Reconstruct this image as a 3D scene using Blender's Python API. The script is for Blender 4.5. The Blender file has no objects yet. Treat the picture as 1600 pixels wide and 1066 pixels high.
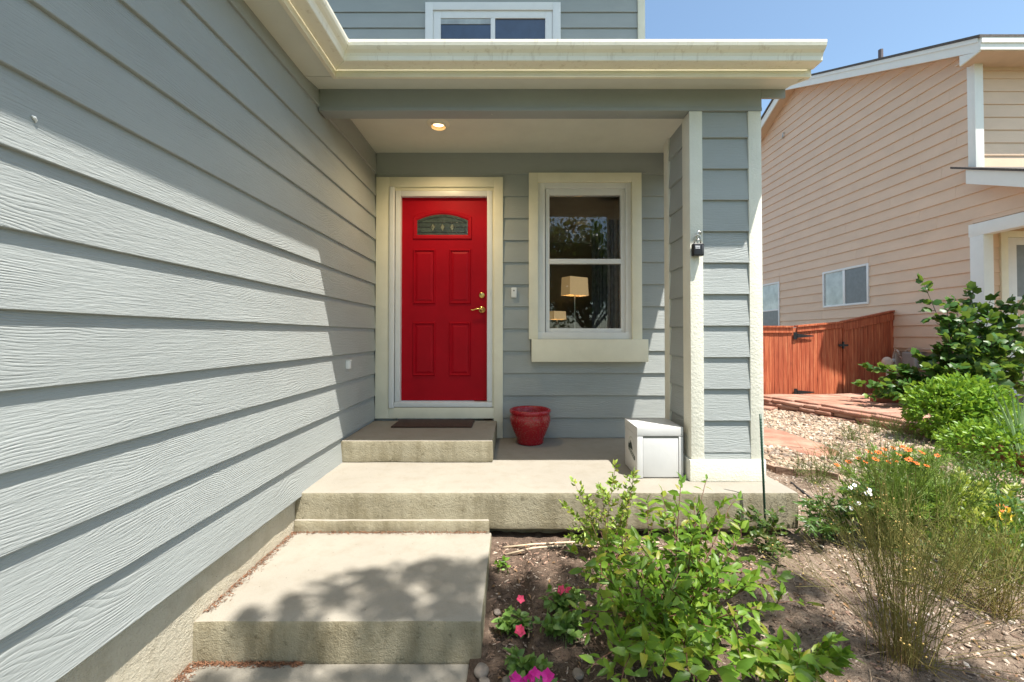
import bpy, bmesh, math, random
import numpy as np
from mathutils import Vector, Matrix, noise
random.seed(7); rng = np.random.default_rng(7)
S = bpy.context.scene
COL = S.collection

# ------------------------------------------------------------------ camera, sky, sun, exposure
# eye level is z = 0; the view runs along +Y
F, CXP, HORIZON, PITCH = 680.0, 803.0, 525.0, math.radians(0.9)
CYP = HORIZON - F * math.tan(PITCH)
cam = bpy.data.cameras.new('camera'); camo = bpy.data.objects.new('camera', cam); COL.objects.link(camo)
cam.sensor_width = 36.0; cam.lens = F / 1600 * 36
cam.shift_x = (800 - CXP) / 1600; cam.shift_y = -(533 - CYP) / 1600
cam.clip_start = 0.02; cam.clip_end = 2000
camo.location = (0, 0, 0); camo.rotation_euler = (math.pi / 2 + PITCH, 0, 0)
S.camera = camo

SUN = Vector((0.91, -1.0, 3.2)).normalized()          # towards the sun
w = bpy.data.worlds.new('World'); S.world = w; w.use_nodes = True
wn, wl = w.node_tree.nodes, w.node_tree.links
bg = wn['Background']; bg.inputs[1].default_value = 0.12
sky = wn.new('ShaderNodeTexSky'); sky.sky_type = 'NISHITA'; sky.sun_disc = False
sky.sun_elevation = math.asin(SUN.z); sky.sun_rotation = math.atan2(SUN.x, SUN.y)
sky.altitude = 1600; sky.air_density = 1.0; sky.dust_density = 4.5; sky.ozone_density = 0.35
tc = wn.new('ShaderNodeTexCoord'); mp = wn.new('ShaderNodeMapping'); mp.inputs['Scale'].default_value = (1, 1, 2.2)
cn = wn.new('ShaderNodeTexNoise'); cn.inputs['Scale'].default_value = 2.3; cn.inputs['Detail'].default_value = 7; cn.inputs['Roughness'].default_value = .55
cr = wn.new('ShaderNodeValToRGB'); cr.color_ramp.elements[0].position = .55; cr.color_ramp.elements[1].position = .80
mx = wn.new('ShaderNodeMix'); mx.data_type = 'RGBA'; mx.inputs[7].default_value = (9, 9.2, 9.5, 1)
wl.new(tc.outputs['Generated'], mp.inputs['Vector']); wl.new(mp.outputs[0], cn.inputs['Vector'])
wl.new(cn.outputs[0], cr.inputs[0]); wl.new(cr.outputs[0], mx.inputs[0]); wl.new(sky.outputs[0], mx.inputs[6]); tn_ = wn.new('ShaderNodeMix'); tn_.data_type = 'RGBA'; tn_.blend_type = 'MULTIPLY'; tn_.inputs[0].default_value = 1; tn_.inputs[7].default_value = (.97, 1.05, .98, 1)
wl.new(mx.outputs[2], tn_.inputs[6]); wl.new(tn_.outputs[2], bg.inputs[0])

sl = bpy.data.lights.new('sun', 'SUN'); sl.energy = 4.5; sl.angle = math.radians(0.53); sl.color = (1.0, .945, .87)
so = bpy.data.objects.new('sun', sl); COL.objects.link(so); so.rotation_euler = SUN.to_track_quat('Z', 'Y').to_euler(); so.location = (3, -4, 10)
S.view_settings.view_transform = 'Standard'; S.view_settings.look = 'None'; S.view_settings.gamma = 1
S.view_settings.use_curve_mapping = False
S.view_settings.exposure = 1.25
S.cycles.max_bounces = 8; S.cycles.diffuse_bounces = 5; S.cycles.glossy_bounces = 4; S.cycles.transparent_max_bounces = 12
S.cycles.caustics_reflective = False; S.cycles.caustics_refractive = False

# ------------------------------------------------------------------ helpers
def at(px, py, Y):
    """world point seen at pixel (px, py) of the 1600 wide photograph at depth Y"""
    c, s = math.cos(PITCH), math.sin(PITCH)
    u, v = (px - CXP) / F, (CYP - py) / F
    ry, rz = c - v * s, s + v * c
    return Vector((u / ry * Y, Y, rz / ry * Y))
def on(px, py, z):
    d = at(px, py, 1.0); return d * (z / d.z)

W = {}
def link(o, parent=None, M=None):
    COL.objects.link(o)
    M = M or Matrix.Identity(4)
    W[o] = M
    if parent is not None:
        o.parent = parent; o.matrix_parent_inverse = W[parent].inverted()
    o.matrix_basis = M
    return o
def tag(o, label=None, cat=None, group=None, kind=None):
    if label: o['label'] = label
    if cat: o['category'] = cat
    if group: o['group'] = group
    if kind: o['kind'] = kind
    return o
def thing(name, label, cat, loc=(0, 0, 0), group=None):
    return tag(link(bpy.data.objects.new(name, None), None, Matrix.Translation(loc)), label, cat, group)
def obj(name, me, parent=None, M=None):
    return link(bpy.data.objects.new(name, me), parent, M)

class MB:
    def __init__(s): s.v = []; s.f = []; s.m = []
    def add(s, vs, fs, mi=0):
        b = len(s.v); s.v += [tuple(p) for p in vs]
        for q in fs: s.f.append([b + i for i in q]); s.m.append(mi)
        return s
    def box(s, x0, x1, y0, y1, z0, z1, mi=0):
        return s.add([(x0, y0, z0), (x1, y0, z0), (x1, y1, z0), (x0, y1, z0), (x0, y0, z1), (x1, y0, z1), (x1, y1, z1), (x0, y1, z1)],
                     [(0, 3, 2, 1), (4, 5, 6, 7), (0, 1, 5, 4), (1, 2, 6, 5), (2, 3, 7, 6), (3, 0, 4, 7)], mi)
    def prism(s, A, B, mi=0):
        n = len(A); fs = [(i, (i + 1) % n, n + (i + 1) % n, n + i) for i in range(n)]
        return s.add(list(A) + list(B), fs + [tuple(range(n))[::-1], tuple(range(n, 2 * n))], mi)
    def tube(s, pts, r, n=6, mi=0, cap=True):
        pts = [Vector(p) for p in pts]; rs = r if isinstance(r, (list, tuple)) else [r] * len(pts)
        rings = []; up = Vector((0.13, 0.21, 0.97))
        for i, p in enumerate(pts):
            t = (pts[min(i + 1, len(pts) - 1)] - pts[max(i - 1, 0)]).normalized()
            a = t.cross(up)
            if a.length < 1e-3: a = t.cross(Vector((1, 0, 0)))
            a.normalize(); c = t.cross(a)
            rings.append([p + (a * math.cos(2 * math.pi * k / n) + c * math.sin(2 * math.pi * k / n)) * rs[i] for k in range(n)])
        vs = [q for R in rings for q in R]; fs = []
        for i in range(len(pts) - 1):
            for k in range(n): fs.append((i * n + k, i * n + (k + 1) % n, (i + 1) * n + (k + 1) % n, (i + 1) * n + k))
        if cap: fs += [tuple(range(n))[::-1], tuple(range((len(pts) - 1) * n, len(pts) * n))]
        return s.add(vs, fs, mi)
    def lathe(s, prof, c, n=32, mi=0):
        vs = [(c[0] + r * math.cos(2 * math.pi * k / n), c[1] + r * math.sin(2 * math.pi * k / n), c[2] + z) for r, z in prof for k in range(n)]
        fs = [(i * n + k, i * n + (k + 1) % n, (i + 1) * n + (k + 1) % n, (i + 1) * n + k) for i in range(len(prof) - 1) for k in range(n)]
        return s.add(vs, fs, mi)
    def mesh(s, mats, bevel=0, seg=2, smooth=False):
        me = bpy.data.meshes.new('m'); me.from_pydata(s.v, [], s.f)
        for m in (mats if isinstance(mats, (list, tuple)) else [mats]): me.materials.append(m)
        me.polygons.foreach_set('material_index', s.m)
        bm = bmesh.new(); bm.from_mesh(me)
        bmesh.ops.recalc_face_normals(bm, faces=bm.faces)
        if bevel:
            es = [e for e in bm.edges if len(e.link_faces) == 2 and e.calc_face_angle(0) > .5]
            bmesh.ops.bevel(bm, geom=es, offset=bevel, segments=seg, profile=.6, affect='EDGES', clamp_overlap=True)
        bm.to_mesh(me); bm.free()
        if smooth: me.shade_smooth()
        elif bevel: me.shade_smooth(); me.set_sharp_from_angle(angle=math.radians(50))
        me.update(); return me
    def build(s, name, mats, parent=None, M=None, **k):
        me = s.mesh(mats, **k); me.name = name
        return obj(name, me, parent, M)

# ------------------------------------------------------------------ materials
class NT:
    def __init__(s, name):
        s.mat = bpy.data.materials.new(name); s.mat.use_nodes = True
        s.t = s.mat.node_tree; s.b = s.t.nodes['Principled BSDF']
    def n(s, typ, ins=None, **props):
        nd = s.t.nodes.new('ShaderNode' + typ)
        for k, v in props.items(): setattr(nd, k, v)
        for k, v in (ins or {}).items():
            if hasattr(v, 'links') or isinstance(v, bpy.types.NodeSocket): s.t.links.new(v, nd.inputs[k])
            else: nd.inputs[k].default_value = v
        return nd
    def coord(s, scale=(1, 1, 1), kind='Object', rnd=False, warp=0):
        c = s.n('TexCoord').outputs[kind]
        if rnd:
            r = s.n('ObjectInfo').outputs['Random']
            o = s.n('CombineXYZ', {0: s.math('MULTIPLY', r, 37.0), 1: s.math('MULTIPLY', r, 91.0), 2: s.math('MULTIPLY', r, 53.0)})
            c = s.n('VectorMath', {0: c, 1: o.outputs[0]}, operation='ADD').outputs[0]
        return s.n('Mapping', {0: c, 3: scale}).outputs[0]
    def math(s, op, a, b=0.0, c=0.0):
        return s.n('Math', {0: a, 1: b, 2: c}, operation=op).outputs[0]
    def noise(s, v, scale, detail=4, rough=.55, dist=0):
        return s.n('TexNoise', {'Vector': v, 'Scale': scale, 'Detail': detail, 'Roughness': rough, 'Distortion': dist}).outputs[0]
    def ramp(s, f, stops):
        r = s.n('ValToRGB', {0: f}); e = r.color_ramp.elements
        while len(e) < len(stops): e.new(.5)
        for q, (p, c) in zip(e, stops): q.position = p; q.color = tuple(c) + (1,) if len(c) == 3 else c
        return r.outputs[0]
    def mix(s, f, a, b, blend='MIX'):
        m = s.n('Mix', data_type='RGBA', blend_type=blend)
        for i, v in ((0, f), (6, a), (7, b)):
            if isinstance(v, bpy.types.NodeSocket): s.t.links.new(v, m.inputs[i])
            else: m.inputs[i].default_value = (tuple(v) + (1,) if isinstance(v, (tuple, list)) and len(v) == 3 else v)
        return m.outputs[2]
    def set(s, col=None, rough=None, height=None, dist=.002, strength=1.0, spec=None, metal=None):
        def put(k, v):
            if isinstance(v, bpy.types.NodeSocket): s.t.links.new(v, s.b.inputs[k])
            else: s.b.inputs[k].default_value = tuple(v) + (1,) if isinstance(v, (tuple, list)) and len(v) == 3 else v
        if col is not None: put('Base Color', col)
        if rough is not None: put('Roughness', rough)
        if spec is not None: put('Specular IOR Level', spec)
        if metal is not None: put('Metallic', metal)
        if height is not None:
            b = s.n('Bump', {'Height': height, 'Distance': dist, 'Strength': strength}); s.t.links.new(b.outputs[0], s.b.inputs['Normal'])
        return s.mat
def sc(c, k): return tuple(x * k for x in c)

def siding_mat(name, c, amp=.0040, fine=1.0):
    m = NT(name)
    v = m.coord((1, 1, 1), rnd=True)
    g1 = m.noise(m.n('Mapping', {0: v, 3: (6, 1, 140)}).outputs[0], 1.0, 7, .66, .35)
    vd = m.n('Mapping', {0: v, 3: (.55, .3, 1.6)}).outputs[0]
    warp = m.noise(vd, 1.6, 3, .5)
    zz = m.n('SeparateXYZ', {0: v}).outputs[2]
    ring = m.math('SINE', m.math('ADD', m.math('MULTIPLY', zz, 270.0), m.math('MULTIPLY', warp, 95.0)))
    ring = m.math('POWER', m.math('ABSOLUTE', ring), .6)
    mask = m.ramp(m.noise(m.n('Mapping', {0: v, 3: (.9, 1, 3.5)}).outputs[0], 1.4, 2), [(.46, (0, 0, 0)), (.62, (1, 1, 1))])
    pits = m.noise(m.n('Mapping', {0: v, 3: (26, 1, 190)}).outputs[0], 1.0, 3, .6)
    h = m.math('ADD', m.math('MULTIPLY', g1, .75), m.math('MULTIPLY', m.math('MULTIPLY', ring, mask), .34))
    h = m.math('ADD', h, m.math('MULTIPLY', pits, .45))
    dirt = m.noise(m.coord((.8, .8, 1.5), rnd=True), 2.0, 5, .6)
    col = m.ramp(dirt, [(.3, sc(c, .93)), (.7, sc(c, 1.05))])
    sp = m.noise(m.coord((1, 1, 1)), 260, 2, .6)
    col = m.mix(m.ramp(sp, [(.66, (0, 0, 0)), (.8, (.35, .35, .35))]), col, sc(c, .7))
    return m.set(col, .52, h, amp, 1.0, spec=.4)

def plain(name, c, rough=.5, var=.06, nscale=6, bump=0, bscale=40, spec=.5, metal=0, detail=4, rnd=False):
    m = NT(name)
    n1 = m.noise(m.coord(rnd=rnd), nscale, 5, .6)
    col = m.ramp(n1, [(.3, sc(c, 1 - var)), (.7, sc(c, 1 + var))])
    h = m.noise(m.coord(), bscale, detail, .6) if bump else None
    return m.set(col, rough, h, bump, 1.0, spec, metal)

PAINT = (.343, .366, .354)
CREAM = (.81, .765, .60)
M_side = siding_mat('grey_siding', PAINT)
M_soffit = plain('soffit_paint', (.66, .665, .58), .6, .04, 5, .0006, 120)
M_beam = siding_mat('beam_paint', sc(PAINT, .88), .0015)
M_cream = plain('cream_trim', CREAM, .5, .05, 5, .0010, 130)
M_rough = plain('rough_trim', (.75, .73, .62), .6, .05, 6, .0032, 75, detail=3)
def guttermat():
    m = NT('gutter_enamel'); v = m.coord(); c = (.84, .80, .66)
    col = m.ramp(m.noise(v, 2.5, 5, .6), [(.3, sc(c, .95)), (.7, sc(c, 1.03))])
    st = m.noise(m.n('Mapping', {0: v, 3: (28, 28, 1.5)}).outputs[0], 1.0, 4, .65)
    col = m.mix(m.ramp(st, [(.56, (0, 0, 0)), (.74, (.55, .55, .55))]), col, (.50, .42, .28))
    col = m.mix(m.ramp(m.noise(v, 90, 3, .6), [(.68, (0, 0, 0)), (.76, (.5, .5, .5))]), col, (.35, .29, .19))
    return m.set(col, .38, m.noise(v, 6, 4), .003, 1.0, spec=.5)
M_gutter_old = plain('gutter_enamel', (.84, .80, .66), .35, .05, 3, .0004, 30)
M_gutter = guttermat()
M_white = plain('white_vinyl', (.76, .76, .74), .35, .03, 8)
M_door = plain('red_enamel', (.39, .0015, .010), .5, .10, 4, .0004, 220, spec=.15)
M_brass = plain('brass', (.80, .55, .18), .22, .05, 9, metal=1)
M_black = plain('black_plastic', (.012, .012, .014), .4, .2, 20, .0004, 300)
M_steel = plain('steel', (.55, .54, .5), .3, .1, 30, metal=1)
M_tag = plain('grey_print', (.55, .56, .58), .5)
M_mat = plain('coir_mat', (.055, .028, .018), .95, .5, 90, .004, 160)
M_bluegrey = siding_mat('upper_siding', sc(PAINT, 1.0), .0012)
M_shingle = plain('shingle', (.10, .085, .075), .9, .35, 30, .006, 60)
M_boxw = plain('white_enamel_box', (.58, .58, .565), .4, .05, 6, .0005, 40)
M_darkslot = plain('grey_slot', (.25, .25, .22), .6)
M_logo = plain('logo_ink', (.02, .035, .03), .6)
M_logol = plain('logo_line', (.45, .47, .42), .6)
M_soil = None

def concrete(name, c, stain, amp, riser=False):
    m = NT(name); v = m.coord()
    big = m.noise(v, 1.3, 5, .6); mid = m.noise(v, 9, 6, .65); fine = m.noise(v, 140, 3, .6)
    col = m.ramp(big, [(.32, sc(c, .90)), (.68, sc(c, 1.06))])
    col = m.mix(m.ramp(mid, [(.48, (0, 0, 0)), (.72, (.55, .55, .55))]), col, stain)
    col = m.mix(m.ramp(fine, [(.3, (.35, .35, .35)), (.45, (0, 0, 0))]), col, sc(c, .62))
    if riser:
        st = m.noise(m.n('Mapping', {0: v, 3: (7, 7, 1.1)}).outputs[0], 1.0, 4, .6)
        col = m.mix(m.ramp(st, [(.46, (0, 0, 0)), (.66, (.55, .55, .55))]), col, sc(stain, .62))
        st2 = m.noise(m.n('Mapping', {0: v, 3: (14, 14, 3.5)}).outputs[0], 1.0, 3, .6)
        col = m.mix(m.ramp(st2, [(.55, (0, 0, 0)), (.7, (.5, .5, .5))]), col, sc(c, 1.1))
        cv = m.n('TexVoronoi', {'Vector': m.n('VectorMath', {0: m.n('Mapping', {0: v, 3: (1, 1, .55)}).outputs[0], 1: m.n('VectorMath', {0: m.n('TexNoise', {'Vector': v, 'Scale': 22.0, 'Detail': 4}).outputs[1], 'Scale': .045}, operation='SCALE').outputs[0]}, operation='ADD').outputs[0], 'Scale': 24.0}, feature='DISTANCE_TO_EDGE').outputs['Distance']
        xx = m.n('MapRange', {0: m.math('ADD', m.n('SeparateXYZ', {0: v}).outputs[0], m.math('MULTIPLY', mid, .5)), 1: 1.75, 2: 1.95}).outputs[0]
        col = m.mix(m.math('MULTIPLY', xx, m.ramp(cv, [(.015, (.55, .55, .55)), (.05, (0, 0, 0))])), col, (.05, .045, .035))
        col = m.mix(m.ramp(m.noise(v, 25, 4, .7), [(.6, (0, 0, 0)), (.72, (.7, .7, .7))]), col, sc(stain, .35))
    else:
        sp = m.n('TexVoronoi', {'Vector': v, 'Scale': 16.0}).outputs['Distance']
        col = m.mix(m.ramp(sp, [(.03, (.7, .7, .7)), (.07, (0, 0, 0))]), col, (.10, .08, .06))
    pit = m.noise(v, 38, 6, .7)
    h = m.math('ADD', pit, m.math('MULTIPLY', fine, .5))
    return m.set(col, .85, h, amp, 1.0, spec=.25)
M_ctop = concrete('concrete_top', (.275, .254, .212), (.225, .20, .155), .0020)
M_cris = concrete('concrete_riser', (.325, .292, .205), (.20, .165, .09), .006, True)
M_found = concrete('foundation_concrete', (.55, .50, .385), (.40, .34, .23), .014, False)

def glass(name, tint=(1, 1, 1), base=.0):
    m = NT(name); t = m.t
    tr = m.n('BsdfTransparent', {0: tuple(tint) + (1,)}); gl = m.n('BsdfGlossy', {0: (1, 1, 1, 1), 1: .0})
    fr = m.n('Fresnel', {0: 1.52}); f = m.math('ADD', m.math('MULTIPLY', fr.outputs[0], 1.0), base)
    w_ = m.noise(m.coord(), 1.7, 2); b = m.n('Bump', {'Height': w_, 'Distance': .01, 'Strength': .25}); t.links.new(b.outputs[0], gl.inputs['Normal'])
    mi = m.n('MixShader'); t.links.new(f, mi.inputs[0]); t.links.new(tr.outputs[0], mi.inputs[1]); t.links.new(gl.outputs[0], mi.inputs[2])
    t.links.new(mi.outputs[0], t.nodes['Material Output'].inputs[0]); return m.mat
M_glass = glass('window_glass')
M_screen = plain('insect_screen', (.15, .16, .165), .35, .15, 12, spec=.6)
M_blind = plain('window_blind', (.42, .45, .43), .08, .35, 3.0, spec=.9)
M_upglass = plain('upper_glass', (.03, .055, .10), .05, .2, 4, spec=.9)
M_leadglass = plain('leaded_glass', (.055, .07, .055), .12, .5, 14, .002, 60, spec=.9)
M_came = plain('lead_came', (.03, .035, .03), .4)
M_bevelglass = plain('bevelled_glass', (.20, .21, .15), .12, .2, 20, spec=.9)
def emis(name, c, k):
    m = NT(name); m.set(sc(c, .5), .6); m.b.inputs['Emission Color'].default_value = tuple(c) + (1,); m.b.inputs['Emission Strength'].default_value = k; return m.mat
M_bulb = emis('lit_bulb', (1, .72, .36), 2.5)
M_shade = emis('lit_shade', (1, .72, .36), .17)
M_shade_dim = emis('lit_shade_dim_side', (1, .66, .28), .10)  # weaker glow painted onto the left and back faces of the lamp shade
M_can = plain('can_baffle', (.75, .60, .40), .4)
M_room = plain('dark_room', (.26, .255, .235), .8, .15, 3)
M_curtain = plain('curtain', (.30, .30, .30), .8, .3, 20)

# neighbour
PEACH = (.71, .515, .365)
M_peach = siding_mat('peach_siding', PEACH, .0016)
M_wtrim = plain('neighbour_trim', (.80, .79, .73), .55, .03, 5, .0006, 80)
M_peachsoff = plain('peach_soffit', sc(PEACH, .92), .6, .06, 4)
M_nfound = concrete('neighbour_foundation', (.42, .33, .26), (.30, .24, .18), .004)

def cedar():
    m = NT('red_cedar_stain'); v = m.coord(rnd=True)
    g = m.noise(m.n('Mapping', {0: v, 3: (30, 30, 1.8)}).outputs[0], 1.0, 6, .65, .4)
    r = m.n('ObjectInfo').outputs['Random']
    col = m.ramp(g, [(.30, (.22, .048, .022)), (.47, (.47, .115, .048)), (.62, (.62, .21, .095)), (.78, (.74, .40, .23))])
    col = m.mix(m.math('MULTIPLY', r, .5), col, (.27, .055, .028))
    kn = m.n('TexVoronoi', {'Vector': m.n('Mapping', {0: v, 3: (6, 6, 1.5)}).outputs[0], 'Scale': 1.4}).outputs['Distance']
    col = m.mix(m.ramp(kn, [(.05, (.6, .6, .6)), (.12, (0, 0, 0))]), col, (.12, .03, .015))
    return m.set(col, .7, g, .003, 1.0, spec=.3)
M_cedar = cedar()
def sandstone():
    m = NT('red_sandstone'); v = m.coord(rnd=True); r = m.n('ObjectInfo').outputs['Random']
    col = m.ramp(m.noise(v, 4, 6, .65), [(.3, (.23, .105, .07)), (.5, (.33, .165, .115)), (.7, (.41, .25, .18))])
    col = m.mix(m.ramp(r, [(0, (0, 0, 0)), (1, (.6, .6, .6))]), col, (.40, .26, .20))
    return m.set(col, .9, m.noise(v, 22, 6, .7), .012, 1.0, spec=.2)
M_stone = sandstone()
def brickm():
    m = NT('red_edging_block'); v = m.coord(rnd=True)
    col = m.ramp(m.noise(v, 9, 6, .7), [(.3, (.30, .095, .055)), (.7, (.46, .19, .12))])
    return m.set(col, .9, m.noise(v, 60, 5, .7), .008, 1.0, spec=.2)
M_block = brickm()
def vcol(name, rough=.9, bump=0, bscale=80):
    m = NT(name); a = m.n('Attribute', attribute_name='Col').outputs[0]
    n1 = m.noise(m.coord(), bscale, 4, .6)
    col = m.mix(m.ramp(n1, [(.35, (.35, .35, .35)), (.6, (0, 0, 0))]), a, (.10, .075, .055))
    return m.set(col, rough, n1 if bump else None, bump, 1.0, spec=.25)
M_pebble = vcol('pebble', .8, .002, 90)
M_chip = vcol('mulch_chip', .95)
M_cobble = plain('river_stone', (.22, .185, .155), .8, .3, 18, .003, 60, rnd=True)

def soilmat():
    m = NT('garden_soil'); v = m.coord()
    big = m.noise(v, 1.1, 4, .6); mid = m.noise(v, 14, 6, .7); fine = m.noise(v, 160, 4, .7)
    dark = m.ramp(mid, [(.3, (.075, .052, .038)), (.55, (.17, .122, .092)), (.75, (.30, .225, .17))])
    tan = m.ramp(mid, [(.28, (.13, .092, .064)), (.55, (.28, .212, .158)), (.75, (.40, .325, .255))])
    x = m.n('SeparateXYZ', {0: v}).outputs[0]
    fx = m.math('ADD', m.math('MULTIPLY', m.math('SUBTRACT', x, .55), 1.1), m.math('MULTIPLY', m.math('SUBTRACT', big, .5), 2.2))
    col = m.mix(m.ramp(fx, [(0, (0, 0, 0)), (.8, (1, 1, 1))]), dark, tan)
    # dry lawn further out
    yv = m.n('SeparateXYZ', {0: v}).outputs[1]
    lawn = m.ramp(m.noise(v, 30, 5, .7), [(.3, (.045, .075, .02)), (.7, (.10, .13, .045))])
    far = m.n('MapRange', {0: yv, 1: -.6, 2: -1.2, 3: 0.0, 4: 1.0}).outputs[0]
    col = m.mix(far, col, lawn)
    col = m.mix(m.ramp(fine, [(.36, (.55, .55, .55)), (.5, (0, 0, 0))]), col, (.05, .036, .026))
    h = m.math('ADD', m.math('MULTIPLY', mid, 1.0), m.math('MULTIPLY', fine, .5))
    return m.set(col, .97, h, .026, 1.0, spec=.15)
M_soil = soilmat()

def leafmat(name, c0, c1, tip=None, trans=.38, rough=.42):
    m = NT(name); t = m.t
    oi = m.n('ObjectInfo'); a = m.n('Attribute', attribute_name='tint').outputs[2]
    f = m.n('Mix', {0: oi.outputs['Object Index'], 2: oi.outputs['Random'], 3: a}, data_type='FLOAT').outputs[0]
    stops = [(0, c0), (.8, c1)] + ([(1.0, tip)] if tip else [])
    col = m.ramp(f, stops)
    col = m.mix(m.ramp(m.noise(m.coord(), 60, 3), [(.4, (0, 0, 0)), (.7, (.25, .25, .25))]), col, sc(c0, .75))
    m.set(col, rough, spec=.45)
    tr = m.n('BsdfTranslucent'); t.links.new(m.mix(.5, col, (.30, .42, .04), 'MIX'), tr.inputs[0])
    mi = m.n('MixShader', {0: trans}); t.links.new(m.b.outputs[0], mi.inputs[1]); t.links.new(tr.outputs[0], mi.inputs[2])
    t.links.new(mi.outputs[0], t.nodes['Material Output'].inputs[0]); return m.mat
L_spirea = leafmat('spirea_leaf', (.085, .19, .020), (.215, .36, .035), (.33, .30, .04), .50)
L_rose = leafmat('rose_leaf', (.16, .26, .04), (.34, .46, .07), (.38, .34, .07))
L_rose2 = leafmat('dark_rose_leaf', (.035, .08, .022), (.09, .16, .03), (.13, .12, .05))
L_shrub = leafmat('bright_shrub_leaf', (.085, .20, .015), (.20, .36, .030), (.28, .42, .05), .4)
L_vine = leafmat('vine_leaf', (.024, .08, .016), (.065, .155, .026), (.20, .30, .06), .32)
L_dark = leafmat('low_leaf', (.035, .09, .018), (.08, .17, .03), (.12, .2, .04))
L_flower = leafmat('bedding_leaf', (.08, .17, .035), (.17, .29, .06), (.22, .33, .08), .3)
L_core = leafmat('feathery_leaf', (.09, .17, .025), (.20, .31, .045), (.28, .31, .06))
L_yel = leafmat('yellow_green_leaf', (.14, .20, .02), (.27, .32, .03), (.38, .36, .03))
L_iris = leafmat('iris_blade', (.13, .24, .085), (.26, .38, .17), (.40, .40, .18), .3)
L_tree = leafmat('tree_leaf', (.025, .06, .012), (.06, .13, .02), None, .25)
L_grass = leafmat('weed_blade', (.10, .15, .03), (.22, .25, .07), (.36, .31, .13), .3)
L_stalk = leafmat('dry_stalk', (.20, .22, .05), (.36, .27, .09), (.36, .19, .10), .25, .6)
M_twig = plain('red_brown_twig', (.12, .055, .03), .7, .3, 30)
M_gtwig = plain('green_twig', (.10, .14, .04), .6, .3, 30)
M_bark = plain('bark', (.09, .065, .045), .95, .35, 12, .02, 30)
M_pink = plain('pink_petal', (.72, .05, .13), .6, .2, 40)
M_mag = plain('magenta_petal', (.62, .012, .26), .55, .2, 40)
M_orange = plain('orange_petal', (.78, .13, .008), .6, .25, 50)
M_yellow = plain('yellow_petal', (.85, .55, .02), .6, .2, 50)
M_whitep = plain('white_petal', (.80, .80, .82), .6, .1, 50)
M_seed = plain('golden_seed', (.62, .42, .13), .7, .3, 60)
M_dgreen = plain('green_coated_steel', (.012, .05, .028), .4, .15, 40)
M_drip = plain('tan_hose', (.50, .40, .28), .6, .12, 20)
M_tube = plain('black_tube', (.02, .02, .022), .5, .2, 20)
M_rust = plain('rust_needles', (.20, .095, .05), .95, .4, 60, .004, 120)
M_pot = None
def potmat():
    m = NT('red_glaze'); v = m.coord()
    f = m.ramp(m.noise(v, 70, 4, .75), [(.50, (0, 0, 0)), (.66, (.75, .75, .75))])
    z = m.n('SeparateXYZ', {0: v}).outputs[2]
    band = m.ramp(m.n('MapRange', {0: z, 1: -.99, 2: -.67}).outputs[0], [(.30, (.35, .35, .35)), (.62, (.8, .8, .8)), (.84, (.9, .9, .9)), (.88, (0, 0, 0))])
    col = m.mix(m.math('MULTIPLY', f, band), (.33, .004, .013), (.22, .13, .08))
    return m.set(col, m.ramp(f, [(0, (.18, .18, .18)), (1, (.5, .5, .5))]), m.noise(v, 45, 4, .6), .004, 1.0, spec=.6)
M_pot = potmat()

# ------------------------------------------------------------------ ground
def sm(t): t = np.clip(t, 0, 1); return t * t * (3 - 2 * t)
def gh(x, y):
    x = np.asarray(x, float); y = np.asarray(y, float)
    left = 1 - .62 * sm((x - .25) / 1.3)
    h = -1.245 - .125 * sm((2.55 - y) / .95) * left
    h = h - .03 * sm((y - 2.60) / .12) * (1 - sm((y - 2.95) / .1)) * (1 - sm((x - 1.6) / .4))
    h = h + .014 * np.sin(3.1 * x + 1.3 * y) * np.sin(2.3 * y - 1.1 * x + 1) + .006 * np.sin(11 * x + 5 * y) * np.sin(9 * y - 4 * x)
    h = h - .35 * sm((-1.5 - y) / 6)
    h = np.where((x < .06) & (y < 2.78), np.minimum(h, -1.29 - .10 * sm((2.6 - y) / .6)), h)
    h = np.where((x < -.19) & (y < 4.2) & (y > -2.25), -1.75, h)
    return h
def g1(x, y): return float(gh(x, y))
def axis(lo, hi, a, b, st, grow=1.25):
    c = list(np.arange(a, b, st)); s_ = st; p = b
    while p < hi: c.append(p); s_ *= grow; p += s_
    c.append(hi); s_ = st * grow; p = a - s_
    while p > lo: c.insert(0, p); s_ *= grow; p -= s_
    c.insert(0, lo); return np.array(c)
gx, gy = axis(-150, 150, -.4, 5.4, .035), axis(-150, 150, .9, 8.6, .035)
X, Y = np.meshgrid(gx, gy); Z = gh(X, Y)
fineamp = .006 * (np.abs(X - 1.5) < 6)
Z = Z + fineamp * rng.standard_normal(Z.shape) * .7
nx, ny = len(gx), len(gy)
vs = np.stack([X, Y, Z], -1).reshape(-1, 3)
I = np.arange(nx * ny).reshape(ny, nx)
fs = np.stack([I[:-1, :-1], I[:-1, 1:], I[1:, 1:], I[1:, :-1]], -1).reshape(-1, 4)
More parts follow.
